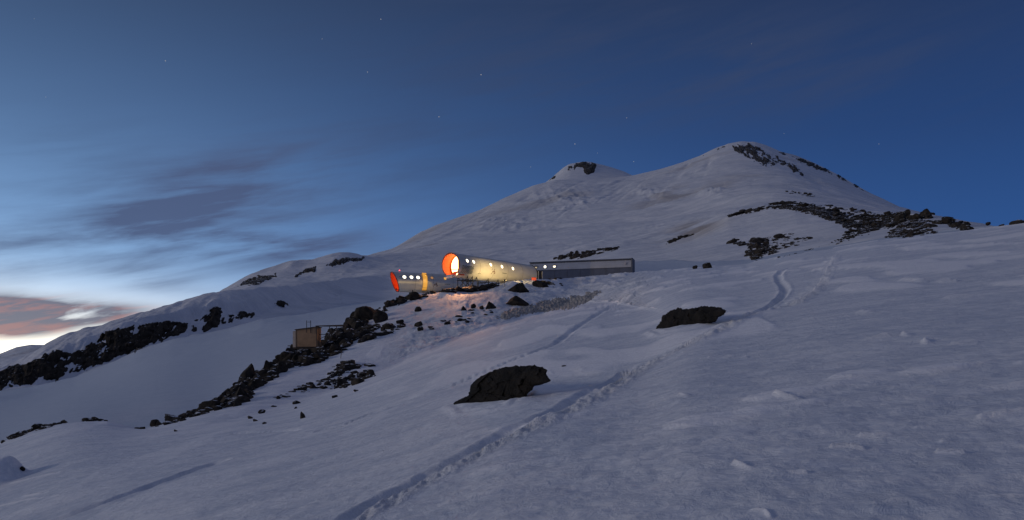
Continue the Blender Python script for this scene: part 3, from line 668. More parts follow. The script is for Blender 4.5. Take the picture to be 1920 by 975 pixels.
def outcrop(name, poly, amp, cell, thr, mat, label, step=1.5, seed=0, feather=6.0, stretch=(1, 1), shear=0.0, cat='outcrop', kind=None):
    """craggy rock shell that rises out of the terrain where noise is high and dives under it elsewhere"""
    P = np.array(poly, float); lo, hi = P.min(0) - 2, P.max(0) + 2
    gx = np.arange(lo[0], hi[0], step); gy = np.arange(lo[1], hi[1], step); px, py = np.meshgrid(gx, gy)
    col = np.clip((px - pxd[0]) / STEP, 0, nd - 1).astype(int); pyc = np.maximum(py, SKYL[col] + 0.6)
    Yv = GY(px, pyc); p = P3(px, pyc, Yv)
    ins = inpoly(px, py, poly); dd = polydist(px, py, poly, True); sd_ = np.where(ins, dd, -dd)
    qx, qy = (px + shear * py) / cell / stretch[0], py / cell / stretch[1]
    n_ = 0.9 * fbm(qx * .5, qy * .5, 4, seed, .6) + 0.30 * ridged(qx, qy, 4, seed + 3) + 0.45 * facets(qx * 1.6, qy * 1.6, seed + 9) + .1
    h_ = amp * (np.clip(sd_ / feather, -2.2, 1) * 0.8 + n_ - thr)
    h_ = np.where(h_ > 0, h_ + amp * 0.10, h_)
    off = np.clip(h_, -amp, amp * 1.5) * Yv / F
    dirv = np.array([0.0, -0.75, 0.66]); V = p + off[..., None] * dirv
    idx = np.arange(px.size).reshape(px.shape); q = np.stack([idx[:-1, :-1], idx[1:, :-1], idx[1:, 1:], idx[:-1, 1:]], -1)
    jump = (np.abs(np.diff(Yv, axis=0))[:, :-1] > 0.06 * Yv[:-1, :-1]) | (np.abs(np.diff(Yv, axis=1))[:-1] > 0.06 * Yv[:-1, :-1])
    up = h_ > -0.25 * amp; keep = (up[:-1, :-1] | up[1:, 1:] | up[1:, :-1] | up[:-1, 1:]) & ~jump
    q = q[keep][:, ::-1]; used, inv = np.unique(q, return_inverse=True)
    me = np_mesh(name, V.reshape(-1, 3)[used], inv.reshape(-1, 4), False)
    return tag(link(name, me, mat), label, cat, None, kind)
CLIFF = [(0, 692), (18, 682), (40, 680), (60, 681), (84, 662), (100, 654), (140, 658), (165, 646), (180, 634), (200, 621), (230, 614), (262, 606), (280, 602), (310, 601), (325, 598), (350, 604), (370, 593), (390, 578), (405, 575), (430, 586), (460, 581), (492, 588), (488, 593), (445, 604), (430, 614), (370, 625), (320, 635), (260, 655), (200, 680), (140, 704), (90, 719), (30, 728), (-30, 736), (-30, 700)]
outcrop('cliff', CLIFF, 9, 13, 0.59, M['far_rock'], 'long dark cliff band under the snowy left ridge', 1.1, 401, 7, (1.0, 1.2), .55, 'cliff')
outcrop('rock_outcrop', [(612, 498), (630, 489), (645, 485), (682, 483), (676, 490), (645, 492), (622, 499)], 3.4, 8, 0.12, M['far_rock'], 'dark rock band just below the snow shoulder top', .9, 411, 4)
outcrop('rock_outcrop', [(537, 527), (555, 514), (572, 505), (592, 500), (590, 508), (562, 518), (545, 528)], 3.4, 8, 0.35, M['far_rock'], 'slanting dark rock band in the middle of the snow shoulder', .9, 412, 4)
outcrop('rock_outcrop', [(440, 540), (460, 519), (520, 509), (524, 522), (490, 535), (462, 536)], 3.2, 8, .68, M['far_rock'], 'broken rock streaks on the left of the snow shoulder', .9, 413, 5, (1.6, .7), kind='stuff')
outcrop('rock_outcrop', [(510, 570), (520, 562), (536, 563), (540, 571), (528, 577)], 3, 8, 0.4, M['far_rock'], 'small dark outcrop on the shaded far slope', .9, 414, 4)
outcrop('rock_outcrop', [(1366, 272), (1395, 264), (1422, 272), (1446, 286), (1492, 307), (1510, 330), (1480, 322), (1462, 308), (1446, 318), (1420, 303), (1400, 299), (1378, 286)], 2.8, 5, 0.70, M['far_rock'], 'scattered dark rocks on the face of the main summit', .8, 415, 7, (1, 1), -.5, kind='stuff')
outcrop('rock_outcrop', [(1455, 284), (1500, 296), (1545, 314), (1600, 344), (1625, 362), (1610, 354), (1560, 328), (1520, 312), (1480, 294)], 2.2, 6, 0.4, M['far_rock'], 'string of dark rocks down the right skyline of the main summit', .8, 416, 4, (1.3, .8), kind='stuff')
outcrop('rock_outcrop', [(1300, 298), (1340, 280), (1368, 270), (1366, 275), (1340, 284), (1306, 299)], 2, 6, 0.7, M['far_rock'], 'thin dark rocks along the left skyline of the main summit', .8, 417, 3, kind='stuff')
outcrop('rock_outcrop', [(1060, 313), (1085, 304), (1098, 301), (1118, 310), (1112, 322), (1098, 326), (1090, 316), (1070, 316)], 2.8, 7, 0.1, M['far_rock'], 'dark rock face on the small second summit', .8, 418, 5)
outcrop('rock_outcrop', [(1030, 337), (1036, 328), (1044, 329), (1042, 335)], 2, 6, 0.4, M['far_rock'], 'tiny dark rock at the left foot of the second summit', .8, 419, 3)
outcrop('rock_outcrop', MOR, 2.6, 7, 0.62, M['far_rock'], 'dark bedrock showing along the moraine crest', 1.0, 420, 5, (1.2, .8), .3, kind='stuff')
outcrop('rock_outcrop', [(1660, 446), (1680, 425), (1692, 406), (1748, 408), (1738, 424), (1750, 438), (1700, 446)], 3, 8, 0.85, M['rock'], 'dark bedrock under the right skyline boulders', 1.0, 421, 5, (1, 1), .6)

# boulders traced in outline, given real depth
def outline_rock(name, pts, thick, mat, label, lean=0.6, seed=0, nth=150, nrr=36, noise=.12):
    P = np.array(pts, float); c = P.mean(0); ang = np.linspace(0, 2 * math.pi, nth, endpoint=False)
    seg = np.vstack([P, P[:1]]); L = np.r_[0, np.cumsum(np.hypot(*np.diff(seg, axis=0).T))]
    tq = np.linspace(0, L[-1], nth, endpoint=False); B = np.stack([np.interp(tq, L, seg[:, 0]), np.interp(tq, L, seg[:, 1])], -1)
    B += 0.7 * rng.normal(size=B.shape)
    ybot = P[:, 1].max(); Y0 = float(GY(c[0], c[1] + (ybot - c[1]) * .8)); mpp = Y0 / F
    lo_ = B[B[:, 1] > c[1]]; yb_ = np.clip(GY(lo_[:, 0], lo_[:, 1]), .7 * Y0, 1.5 * Y0); fit = np.polyfit(lo_[:, 0], yb_, 1)
    bfit = np.polyfit(lo_[:, 0], lo_[:, 1], 1)
    V = []; nn_ = (nrr + 1) * nth
    for side in (-1, 1):
        for k in range(nrr + 1):
            r0 = k / nrr; q = c + (B - c) * r0
            low = np.clip((q[:, 1] - c[1]) / (B[:, 1].max() - c[1]), 0, 1) if k else np.zeros(nth)
            low = np.where(B[:, 1] > c[1], np.clip((q[:, 1] - c[1]) / np.maximum(B[:, 1] - c[1], 2), 0, 1), 0) ** 1.5
            bulge = math.sqrt(max(0, 1 - r0 ** 2.2)) * thick; bulge = bulge * (1 - low) + low * np.maximum(bulge, .30 * thick)
            q = q + np.stack([0 * low, low * 5], -1)
            Yl = np.polyval(fit, q[:, 0]); yy = Yl + lean * np.maximum(0, (np.polyval(bfit, q[:, 0]) - q[:, 1])) * Yl / F
            nz_ = thick * noise * 2.2 * (1.5 * facets(q[:, 0] / 34 + .3 * q[:, 1] / 30, q[:, 1] / 24, seed) + .7 * facets(q[:, 0] / 13, q[:, 1] / 10 + side, seed + 5) + .5 * fbm(q[:, 0] / 7, q[:, 1] / 6, 3, seed + 7)) * math.sqrt(max(0, 1 - r0 ** 4))
            yy = yy + side * bulge * (1.0 if side < 0 else 1.6) * 0.8 + nz_
            V.append(np.stack([(q[:, 0] - HX) / F * yy, yy, (HY - q[:, 1]) / F * yy - (0.15 * bulge if side > 0 else 0)], -1))
    V = np.concatenate(V); Q = []
    for s_ in (0, 1):
        o_ = s_ * nn_
        for k in range(nrr):
            a = o_ + k * nth + np.arange(nth); b = o_ + k * nth + (np.arange(nth) + 1) % nth
            f_ = np.stack([a, b, b + nth, a + nth], -1); Q.append(f_ if s_ == 0 else f_[:, ::-1])
    me = np_mesh(name, V, np.concatenate(Q), False)
    bm = bmesh.new(); bm.from_mesh(me); bmesh.ops.remove_doubles(bm, verts=bm.verts, dist=0.012); bmesh.ops.recalc_face_normals(bm, faces=bm.faces); bm.to_mesh(me); bm.free()
    return tag(link(name, me, mat), label, 'boulder')
outline_rock('boulder', [(850, 751), (862, 744), (878, 738), (884, 720), (900, 706), (920, 697), (938, 690), (950, 688), (965, 686), (985, 686), (1003, 685), (1016, 688), (1026, 694), (1024, 703), (1034, 714), (1020, 719), (1004, 722), (992, 728), (985, 740), (968, 745), (958, 757), (930, 762), (905, 764), (875, 768), (855, 764)],
             0.42, M['bare_rock'], 'big black boulder in the middle foreground with its snow hollow', .8, 501)
outline_rock('boulder', [(1224, 621), (1232, 607), (1243, 592), (1256, 583), (1272, 577), (1284, 580), (1300, 578), (1318, 574), (1336, 575), (1352, 577), (1362, 583), (1358, 590), (1340, 598), (1318, 603), (1300, 610), (1280, 617), (1250, 621), (1235, 624)],
             0.55, M['bare_rock'], 'long black boulder on the slope right of the huts', .8, 502)

# dirty cut snow bank below the huts
M['dirty_snow'] = simple('dirty_snow', (0.40, 0.37, 0.33), .8, 0, .5, 3.2, .8)
outcrop('snow_bank', [(930, 598), (945, 586), (975, 575), (1020, 566), (1070, 557), (1127, 545), (1118, 553), (1090, 570), (1072, 579), (1030, 583), (985, 588), (950, 597)], 3.2, 6, 0.05, M['dirty_snow'], 'dirty grey cut snow bank below the huts', 1.0, 431, 5, (1, 1), 0, 'snow bank')

# ------------------------------------------------------------------ huts
M['shell'] = simple('hut_shell', (0.60, 0.58, 0.53), .38, .25, .10, .7)
M['shell_grey'] = simple('hut_shell_grey', (0.36, 0.36, 0.36), .5, .2, .12, .7)
M['panel_light'] = simple('panel_light', (0.40, 0.41, 0.44), .5, .1, .10, .6); M['panel_dark'] = simple('panel_dark', (0.085, 0.10, 0.145), .55, .1, .15, .6)
M['roof_dark'] = simple('roof_dark', (0.09, 0.10, 0.13), .6, 0, .2, 1.0)
M['orange'] = simple('orange_lining', (0.80, 0.14, 0.012), .6, 0, .10, 2.0); M['red'] = simple('red_rim', (0.30, 0.035, 0.02), .5, 0, .15, 3.0)
M['redliner'] = simple('red_lining', (0.9, 0.16, 0.03), .55, 0, .10, 2.0)
M['dark'] = simple('dark_steel', (0.03, 0.03, 0.032), .6, .4, .2, 4.0); M['print'] = simple('dark_print', (0.05, 0.075, 0.065), .6, 0, .2, 3.0)
M['brownprint'] = simple('brown_print', (0.11, 0.05, 0.035), .6, 0, .2, 3.0); M['step'] = simple('pale_step', (0.55, 0.5, 0.5), .6, 0, .15, 4.0)
M['pane'] = glow('lit_pane', (1.0, 0.58, 0.22), 6.0); M['win'] = glow('lit_window', (1.0, 0.82, 0.54), 2.8); M['winw'] = glow('lit_window_white', (1.0, 0.92, 0.76), 2.4)
M['dimwin'] = glow('dim_window', (0.62, 0.30, 0.10), .55); M['orwin'] = glow('orange_window', (1.0, 0.50, 0.10), .75); M['yellow'] = glow('yellow_doorway', (1.0, 0.44, 0.03), .72)
M['halfwin'] = glow('faint_window', (1.0, 0.78, 0.45), .55); M['redlamp'] = glow('red_lamp', (1.0, 0.10, 0.12), 3.0); M['lampglass'] = glow('lamp_glass', (1.0, 0.82, 0.5), 8.0)
M['frame'] = simple('window_frame', (0.30, 0.27, 0.22), .5, .3, .1, 5.0); M['wood'] = simple('weathered_wood', (0.10, 0.07, 0.05), .8, 0, .3, 5.0, .4)
M['ply'] = simple('brown_cladding', (0.46, 0.275, 0.14), .75, 0, .16, 1.6, .2); M['plyl'] = simple('pale_cladding', (0.62, 0.50, 0.38), .75, 0, .15, 2.0)

def hut(name, px, py, Y1, px2, Y2, r, label, extra=0.0):
    x1, z = (px - HX) / F * Y1, (HY - py) / F * Y1; x2_ = (px2 - HX) / F * Y2
    d_ = Vector((x2_ - x1, Y2 - Y1, 0)); L = d_.length + extra; a = math.atan2(d_.y, d_.x)
    o = empty(name, (x1, Y1, z - r), a); tag(o, label, 'hut', 'tube-shaped mountain huts')
    return o, L, a, Vector((x1, Y1, z))
def ray_shell(px, py, org, a, r, L):
    """photo pixel -> (x along the axis, angle round it) on the near side of a tube"""
    d_ = Matrix.Rotation(-a, 3, 'Z') @ Vector(((px - HX) / F, 1, (HY - py) / F)); o = Matrix.Rotation(-a, 3, 'Z') @ (-org)
    A = d_.y ** 2 + d_.z ** 2; B = 2 * (o.y * d_.y + o.z * d_.z); Cc = o.y ** 2 + o.z ** 2 - r * r; disc = B * B - 4 * A * Cc
    tt = (-B - math.sqrt(max(0, disc))) / (2 * A); p = o + d_ * tt
    return p.x, math.atan2(p.z, p.y)
def tube(r, x0f, x1f, n=56, nx=14, flip=False, ph0=0.0, ph1=2 * math.pi):
    m = MB(); closed = ph1 - ph0 > 6.28; k = n if closed else n + 1; vs = []; fs = []
    for i in range(nx + 1):
        for j in range(k):
            ph = ph0 + (ph1 - ph0) * j / n; xa, xb = x0f(ph), x1f(ph); x_ = xa + (xb - xa) * i / nx
            vs.append((x_, r * math.cos(ph), r + r * math.sin(ph)) if True else 0)
    for i in range(nx):
        for j in range(n):
            j2 = (j + 1) % k; f_ = (i * k + j, i * k + j2, (i + 1) * k + j2, (i + 1) * k + j); fs.append(f_ if not flip else f_[::-1])
    return m.add(vs, fs)
def on(r, R0, x_, ph): return (x_, r * math.cos(ph), R0 + r * math.sin(ph))
def ring(R0, cut, w_, ro, ri):
    m = MB(); n = 56; vs = []
    for j in range(n):
        ph = 2 * math.pi * j / n; c = cut(ph)
        for (xx, rr) in ((c - w_, ri), (c - w_, ro), (c + w_, ro), (c + w_, ri)): vs.append(on(rr, R0, xx, ph))
    fs = []
    for j in range(n):
        a, b = j * 4, ((j + 1) % n) * 4
        for k in range(4): fs.append((a + k, b + k, b + (k + 1) % 4, a + (k + 1) % 4))
    return m.add(vs, fs)
def porthole(root, r, x_, ph, rho, mat, frame=True, half=False):
    m = MB(); n = 20; rr = r + 0.015
    vs = [on(rr, r, x_, ph)] + [on(rr, r, x_ + rho * math.cos(q), ph + rho * math.sin(q) / r) for q in [2 * math.pi * k / n for k in range(n)]]
    m.add(vs, [(0, 1 + k, 1 + (k + 1) % n) for k in range(n)]); 
    f_ = MB(); vs = []
    for k in range(n):
        q = 2 * math.pi * k / n
        for (ro, h_) in ((rho * .97, .0), (rho * .97, .05), (rho * 1.16, .05), (rho * 1.16, .0)): vs.append(on(r + h_, r, x_ + ro * math.cos(q), ph + ro * math.sin(q) / r))
    fs = [(k * 4 + j, ((k + 1) % n) * 4 + j, ((k + 1) % n) * 4 + (j + 1) % 4, k * 4 + (j + 1) % 4) for k in range(n) for j in range(4)]
    w_ = f_.add(vs, fs).build('window', M['frame'], root); m.build('pane', mat, w_); return w_
def zigzag(root, r, x0, x1, ph0, ph1, rows, mat):
    m = MB(); per = 0.55; n = int((x1 - x0) / (per / 2))
    for k in range(rows):
        pc_ = ph0 + (ph1 - ph0) * (k + .5) / rows; am = (ph1 - ph0) / rows * .28; th = am * 1.0
        vs = []
        for i in range(n + 1):
            q = x0 + i * per / 2; z_ = pc_ + (am if i % 2 else -am)
            vs += [on(r + .008, r, q, z_ - th), on(r + .008, r, q, z_ + th)]
        m.add(vs, [(2 * i, 2 * i + 2, 2 * i + 3, 2 * i + 1) for i in range(n)])
    return m.build('zigzag_print', mat, root)
def disc(R0, r, x_, n=40):
    m = MB(); vs = [(x_, 0, R0)] + [on(r, R0, x_, 2 * math.pi * k / n) for k in range(n)]
    return m.add(vs, [(0, 1 + (k + 1) % n, 1 + k) for k in range(n)])
def strokes(root, name, r, x_, ph, segs, mat, w_=.05):
    m = MB()
    for (x0, z0, x1, z1) in segs:
        dx, dz = x1 - x0, z1 - z0; l = math.hypot(dx, dz); nx_, nz_ = -dz / l * w_, dx / l * w_
        m.add([on(r + .008, r, x_ + a, ph + b / r) for a, b in ((x0 + nx_, z0 + nz_), (x0 - nx_, z0 - nz_), (x1 - nx_, z1 - nz_), (x1 + nx_, z1 + nz_))], [(0, 1, 2, 3)])
    return m.build(name, mat, root)
EMB = [(-.35, .45, -.1, .1), (-.1, .1, .35, .05), (.35, .05, .45, .35), (-.1, .1, -.3, -.35), (.3, .05, .1, -.2), (.1, -.2, .35, -.25), (.45, .35, .2, .3)]
TXT = [(-.5, .0, -.34, .0), (-.3, .03, -.15, -.02), (-.1, .0, .1, .02), (.15, -.02, .3, .02), (.34, 0, .5, .0)]

# front hut
r1 = 1.78
h1, L1, a1, o1 = hut('tube_hut', 845, 496.5, 118, 990, 132, r1, 'pale tube-shaped hut with a glowing orange open end, nearest of the huts', .2)
cut1 = lambda ph: -0.10 * math.sin(ph) + (0.35 * max(0, -math.sin(ph) - .55))
end1 = lambda ph: L1
tube(r1, cut1, end1).build('shell', M['shell'], h1, True)
tube(r1 - .09, cut1, lambda ph: 2.0, flip=True).build('lining', M['orange'], h1, True)
ring(r1, cut1, .06, r1 + .03, r1 - .10).build('rim', M['red'], h1)
ring(r1, end1, .05, r1 + .05, r1 - .3).build('end_frame', M['dark'], h1)
disc(r1, r1 - .02, L1 - .02).build('end_wall', M['dark'], h1)
gz = .62
p_ = disc(r1, r1 - .10, 1.75).build('glazed_front', M['pane'], h1)
m = MB(); m.box(1.64, 1.73, -.05, .05, .5, 2 * r1 - .12); m.build('mullion', M['red'], p_)
m = MB(); m.box(1.66, 1.73, -r1 + .2, r1 - .2, 1.28, 1.37); m.build('transom', M['red'], p_)
ring(r1, lambda ph: 1.7, .06, r1 - .085, r1 - .24).build('glazing_frame', M['red'], p_)
m = MB(); m.box(.2, 1.65, -1.25, 1.25, .28, .40); m.build('floor_ledge', M['orange'], h1)
m = MB(); m.box(1.45, 1.6, -1.2, .9, .401, .95); m.box(1.3, 1.45, -.2, .9, .401, .75); m.build('counter', M['orange'], h1)
m = MB(); m.box(-.55, .15, -1.0, .35, -.02, .22); m.box(-.75, -.53, -.9, .25, -.25, -.02); m.build('step', M['step'], h1)
for (a, b, mt) in ((876, 489, 'winw'), (888, 491, 'winw'), (920, 496.4, 'win'), (941, 500, 'win'), (961.5, 503.6, 'win')):
    x_, ph = ray_shell(a, b, o1, a1, r1, L1); porthole(h1, r1, x_, ph, .29, M[mt])
xa, pa = ray_shell(866, 497, o1, a1, r1, L1); xb, pb = ray_shell(884, 514, o1, a1, r1, L1)
zigzag(h1, r1, xa + .1, xb + .1, pb - .0, pa - .02, 6, M['print'])
x_, ph = ray_shell(925, 508.5, o1, a1, r1, L1); strokes(h1, 'emblem', r1, x_, ph, EMB, M['brownprint'], .06)
x_, ph = ray_shell(946, 512.5, o1, a1, r1, L1); strokes(h1, 'lettering', r1, x_, ph, TXT, M['print'], .05)
x_, ph = ray_shell(899, 513, o1, a1, r1, L1); strokes(h1, 'lettering', r1, x_, ph, TXT[1:4], M['print'], .05)
for q in (.25, .42, .6, .8):                                        # panel seams
    ring(r1, lambda ph, q=q: L1 * q, .02, r1 + .012, r1 - .02).build('seam', M['frame'], h1)
for xx in (2.6, 3.6, 4.6, 7.2, 9.5):                                 # trestle under the overhanging end
    m = MB()
    for yy in (-1.0, 1.0):
        m.bar((xx, yy, .35), (xx + .1, yy * 1.2, -2.4), .06)
    m.bar((xx, -1.0, .2), (xx + .1, 1.15, -1.6), .04); m.bar((xx, 1.0, .2), (xx + .1, -1.15, -1.6), .04); m.bar((xx, -1.2, -.25), (xx, 1.2, -.25), .07)
    m.build('trestle', M['dark'], h1)
m = MB(); m.box(L1 + .08, L1 + 1.5, -1.7, 1.2, -.6, 2 * r1 - 1.0); m.build('vestibule', M['dark'], h1)
m = MB(); m.box(L1 + .30, L1 + .42, -1.76, -1.705, -.6, 2 * r1 - 1.05); m.box(L1 + 1.3, L1 + 1.44, -1.76, -1.705, -.6, 2 * r1 - 1.05); m.build('door_frame', M['shell'], h1)

def lamp(root, loc, aim, energy, col, size, label):
    lo = Vector(loc); m = MB(); m.box(lo.x - .10, lo.x + .10, lo.y - .08, lo.y + .08, lo.z, lo.z + .12); b_ = m.build(label, M['dark'], root)
    m = MB(); m.box(lo.x - .07, lo.x + .07, lo.y - .05, lo.y + .05, lo.z - .03, lo.z - .003); m.build('bulb', M['orwin'], b_)
    l_ = bpy.data.lights.new(label, 'SPOT'); l_.energy = energy; l_.color = col; l_.spot_size = R(size); l_.spot_blend = 1.0; l_.shadow_soft_size = .1
    q = bpy.data.objects.new(label + '_light', l_); C.objects.link(q); q.parent = root; q.location = lo - Vector((0, 0, .08))
    d_ = Matrix.Rotation(-root.rotation_euler.z, 3, 'Z') @ (Vector(aim) - Vector(root.location)) - q.location
    q.rotation_euler = (-d_).to_track_quat('Z', 'Y').to_euler()
lamp(h1, (-.15, -1.40, .40), P3(755, 600), 5600, (1.0, .44, .17), 125, 'porch_lamp')
# rear left hut
r2 = 1.76
h2, L2, a2, o2 = hut('tube_hut', 740, 528.5, 142, 905, 148.5, r2, 'greyer tube-shaped hut with a red rimmed end, left behind the nearest hut')
cut2 = lambda ph: -0.62 * math.sin(ph); end2 = lambda ph: L2
tube(r2, cut2, end2).build('shell', M['shell'], h2, True)
tube(r2 - .09, cut2, lambda ph: 1.8, flip=True).build('lining', M['redliner'], h2, True)
ring(r2, cut2, .06, r2 + .03, r2 - .10).build('rim', M['red'], h2)
M['redpane'] = glow('orange_pane', (1.0, 0.22, 0.03), 1.6)
disc(r2, r2 - .1, 1.5).build('glazed_front', M['redpane'], h2); disc(r2, r2 - .02, L2).build('end_wall', M['dark'], h2)
for (a, b, mt, rh) in ((758.2, 519.4, 'winw', .33), (771.4, 519.8, 'winw', .33), (783.8, 520.4, 'winw', .33), (809.8, 521, 'dimwin', .28), (834.6, 522.3, 'orwin', .28)):
    x_, ph = ray_shell(a, b, o2, a2, r2, L2); porthole(h2, r2, x_, ph, rh, M[mt])
xa, pa = ray_shell(747, 526, o2, a2, r2, L2); xb, pb = ray_shell(768, 542, o2, a2, r2, L2)
zigzag(h2, r2, xa + .2, xb, pb, pa, 6, M['print'])
x_, ph = ray_shell(816, 533, o2, a2, r2, L2); strokes(h2, 'emblem', r2, x_, ph, EMB, M['brownprint'], .055)
x_, ph = ray_shell(839, 533, o2, a2, r2, L2); strokes(h2, 'lettering', r2, x_, ph, TXT, M['print'], .05)
xd, _ = ray_shell(797.2, 528, o2, a2, r2, L2)
f_ = tube(r2 + .10, lambda ph: xd - .42, lambda ph: xd + .42, 26, 2, False, math.pi * .66, math.pi * 1.32).build('doorway', M['yellow'], h2)
for q in (-.44, .40):
    tube(r2 + .13, lambda ph, q=q: xd + q, lambda ph, q=q: xd + q + .05, 26, 1, False, math.pi * .66, math.pi * 1.32).build('door_jamb', M['frame'], f_)
m = MB()
for pz in (math.pi * 1.18, math.pi * 1.24, math.pi * 0.80):
    m.add([on(r2 + .12, r2, xd + a, pz + b) for a, b in ((-.4, -.02), (.4, -.02), (.4, .02), (-.4, .02))], [(0, 1, 2, 3)])
m.build('door_rail', M['frame'], f_)
m = MB(); 
for k in range(5): m.bar((xd - .5 + .25 * k, -1.45, .35), (xd - .5 + .25 * k, -1.9, -1.2), .035)
m.bar((xd - .5, -1.5, .28), (xd + .5, -1.5, .28), .05); m.bar((xd - .5, -1.75, -.6), (xd + .5, -1.75, -.6), .05); m.build('door_steps', M['wood'], h2)
lamp(h2, (xd, -2.35, 2 * r2 - .6), P3(800, 575, 139), 260, (1.0, .62, .25), 150, 'door_lamp')
x_, ph = ray_shell(751, 511, o2, a2, r2, L2)
m = MB(); m.bar((x_, 0, 2 * r2), (x_, 0, 2 * r2 + .22), .05); bl = m.build('beacon', M['dark'], h2)
m = MB(); m.bar((x_, 0, 2 * r2 + .22), (x_, 0, 2 * r2 + .40), .10, 8); m.build('beacon_lamp', M['redlamp'], bl)
for q in (.2, .4, .62, .82): ring(r2, lambda ph, q=q: L2 * q, .02, r2 + .012, r2 - .02).build('seam', M['frame'], h2)
for xx in (3.0, 6.5, 10.0, 13.5):
    m = MB()
    for yy in (-1.0, 1.0): m.bar((xx, yy, .35), (xx, yy * 1.2, -3.0), .07)
    m.bar((xx, -1.1, -.1), (xx, 1.1, -.1), .07); m.build('trestle', M['dark'], h2)

# long dark hut at the right
YA, YB = 165.0, 159.0
xa_, xb_ = (993 - HX) / F * YA, (1185 - HX) / F * YB; d_ = Vector((xb_ - xa_, YB - YA, 0)); L3 = d_.length; a3 = math.atan2(d_.y, d_.x)
zb = (HY - 523) / F * YA
h3 = empty('long_hut', (xa_, YA, zb), a3); tag(h3, 'long dark sided hut with a pale upper band, right behind the nearest hut', 'hut')
Ht = (HY - 492.8) / F * YA - zb; hm = Ht * .50
m = MB(); m.box(0, L3, -.02, 3.2, -.4, hm - .01); m.build('lower_wall', M['panel_dark'], h3)
m = MB(); n = 10                                                     # pale curved upper wall
pr = [(-.10, hm), (-.08, hm + .3 * (Ht - hm)), (.02, hm + .6 * (Ht - hm)), (.22, hm + .85 * (Ht - hm)), (.5, Ht - .06), (1.6, Ht + .12), (2.7, Ht - .06), (3.2, hm)]
m.add([(x_, y_, z_) for x_ in (0.0, L3 - .15) for (y_, z_) in pr], [(k, k + 8, k + 9, k + 1) for k in range(7)] + [tuple(range(8)), tuple(reversed(range(8, 16))), (7, 15, 8, 0)]); m.build('upper_wall', M['panel_light'], h3)
m = MB(); m.box(-.1, L3, .12, 2.9, Ht - .03, Ht + .16); m.build('roof', M['roof_dark'], h3)
m = MB(); m.box(L3 - .14, L3 + .10, -.25, 3.3, -.4, Ht + .2); m.build('end_frame', M['roof_dark'], h3)
m = MB(); m.box(-.1, L3 - .16, -.13, -.101, hm - .03, hm + .05); m.build('rail', M['roof_dark'], h3)
for k in range(1, 8):
    m = MB(); m.box(L3 * k / 8 - .06, L3 * k / 8 + .06, -.06, -.021, -.35, hm - .04); m.build('seam', M['roof_dark'], h3)
def h3_x(px): return (px - 993) / (1185 - 993) * L3 * (1 + .0)
for (a, b, mt) in ((1005.3, 501.0, 'halfwin'), (1023.2, 500.4, 'winw'), (1041.2, 499.4, 'win')):
    x_ = h3_x(a); zc = (HY - b) / F * (YA + (YB - YA) * x_ / L3) - zb; m = MB(); n = 18
    yy = -.10
    vs = [(x_, yy - .03, zc)] + [(x_ + .29 * math.cos(2 * math.pi * k / n), yy - .03, zc + .29 * math.sin(2 * math.pi * k / n)) for k in range(n)]
    f_ = MB(); fv = []
    for k in range(n):
        q = 2 * math.pi * k / n
        for ro, y_ in ((.27, yy + .1), (.27, yy - .06), (.36, yy - .06), (.36, yy + .1)): fv.append((x_ + ro * math.cos(q), y_, zc + ro * math.sin(q)))
    w_ = f_.add(fv, [(k * 4 + j, ((k + 1) % n) * 4 + j, ((k + 1) % n) * 4 + (j + 1) % 4, k * 4 + (j + 1) % 4) for k in range(n) for j in range(4)]).build('window', M['frame'], h3)
    m.add(vs, [(0, 1 + k, 1 + (k + 1) % n) for k in range(n)]).build('pane', M[mt], w_)
    if mt != 'winw': MB().add([(x_ - .27, yy - .045, zc + (.02 if mt == 'halfwin' else .1)), (x_ + .27, yy - .045, zc + (.02 if mt == 'halfwin' else .1)), (x_ + .2, yy - .045, zc + .27), (x_ - .2, yy - .045, zc + .27)], [(0, 1, 2, 3)]).build('blind', M['roof_dark'], w_)
x_ = h3_x(1173); m = MB(); m.box(x_ - .08, x_ + .08, -.3, -.11, hm + .55, hm + 1.0); m.bar((x_, -.2, hm + 1.0), (x_ + .1, -.3, hm + 1.35), .04); m.build('wall_lamp', M['step'], h3)

# entrance floodlight standing in the snow before the front hut
fl_p = P3(946, 538)
lampo = empty('floodlight', (fl_p[0], fl_p[1], fl_p[2])); tag(lampo, 'small floodlight on a stake in the snow shining on the nearest hut', 'lamp')
m = MB(); m.bar((0, 0, -.3), (0, 0, .85), .03); m.build('stake', M['dark'], lampo)
m = MB(); m.box(-.16, .16, -.06, .06, .85, 1.07); m.build('housing', M['dark'], lampo)
prism_v = MB().add([(x_, y_, z_) for x_ in (-.22, .22) for (y_, z_) in ((.06, .85), (.7, 1.00), (.7, 1.02), (.06, .87))], [(0, 1, 2, 3), (7, 6, 5, 4), (0, 4, 5, 1), (1, 5, 6, 2), (2, 6, 7, 3), (3, 7, 4, 0)]).build('visor', M['dark'], lampo)
m = MB(); m.box(-.13, .13, .061, .075, .88, 1.04); m.build('lens', M['lampglass'], lampo)
sp = bpy.data.lights.new('floodlight', 'SPOT'); sp.energy = 5600; sp.color = (1.0, .70, .27); sp.spot_size = R(125); sp.spot_blend = 1.0; sp.shadow_soft_size = .03
spo = bpy.data.objects.new('floodlight_beam', sp); C.objects.link(spo); spo.parent = lampo; spo.location = (0, .16, .96)
spo.rotation_euler = Vector((-.02, -1, -.14)).to_track_quat('Z', 'Y').to_euler()

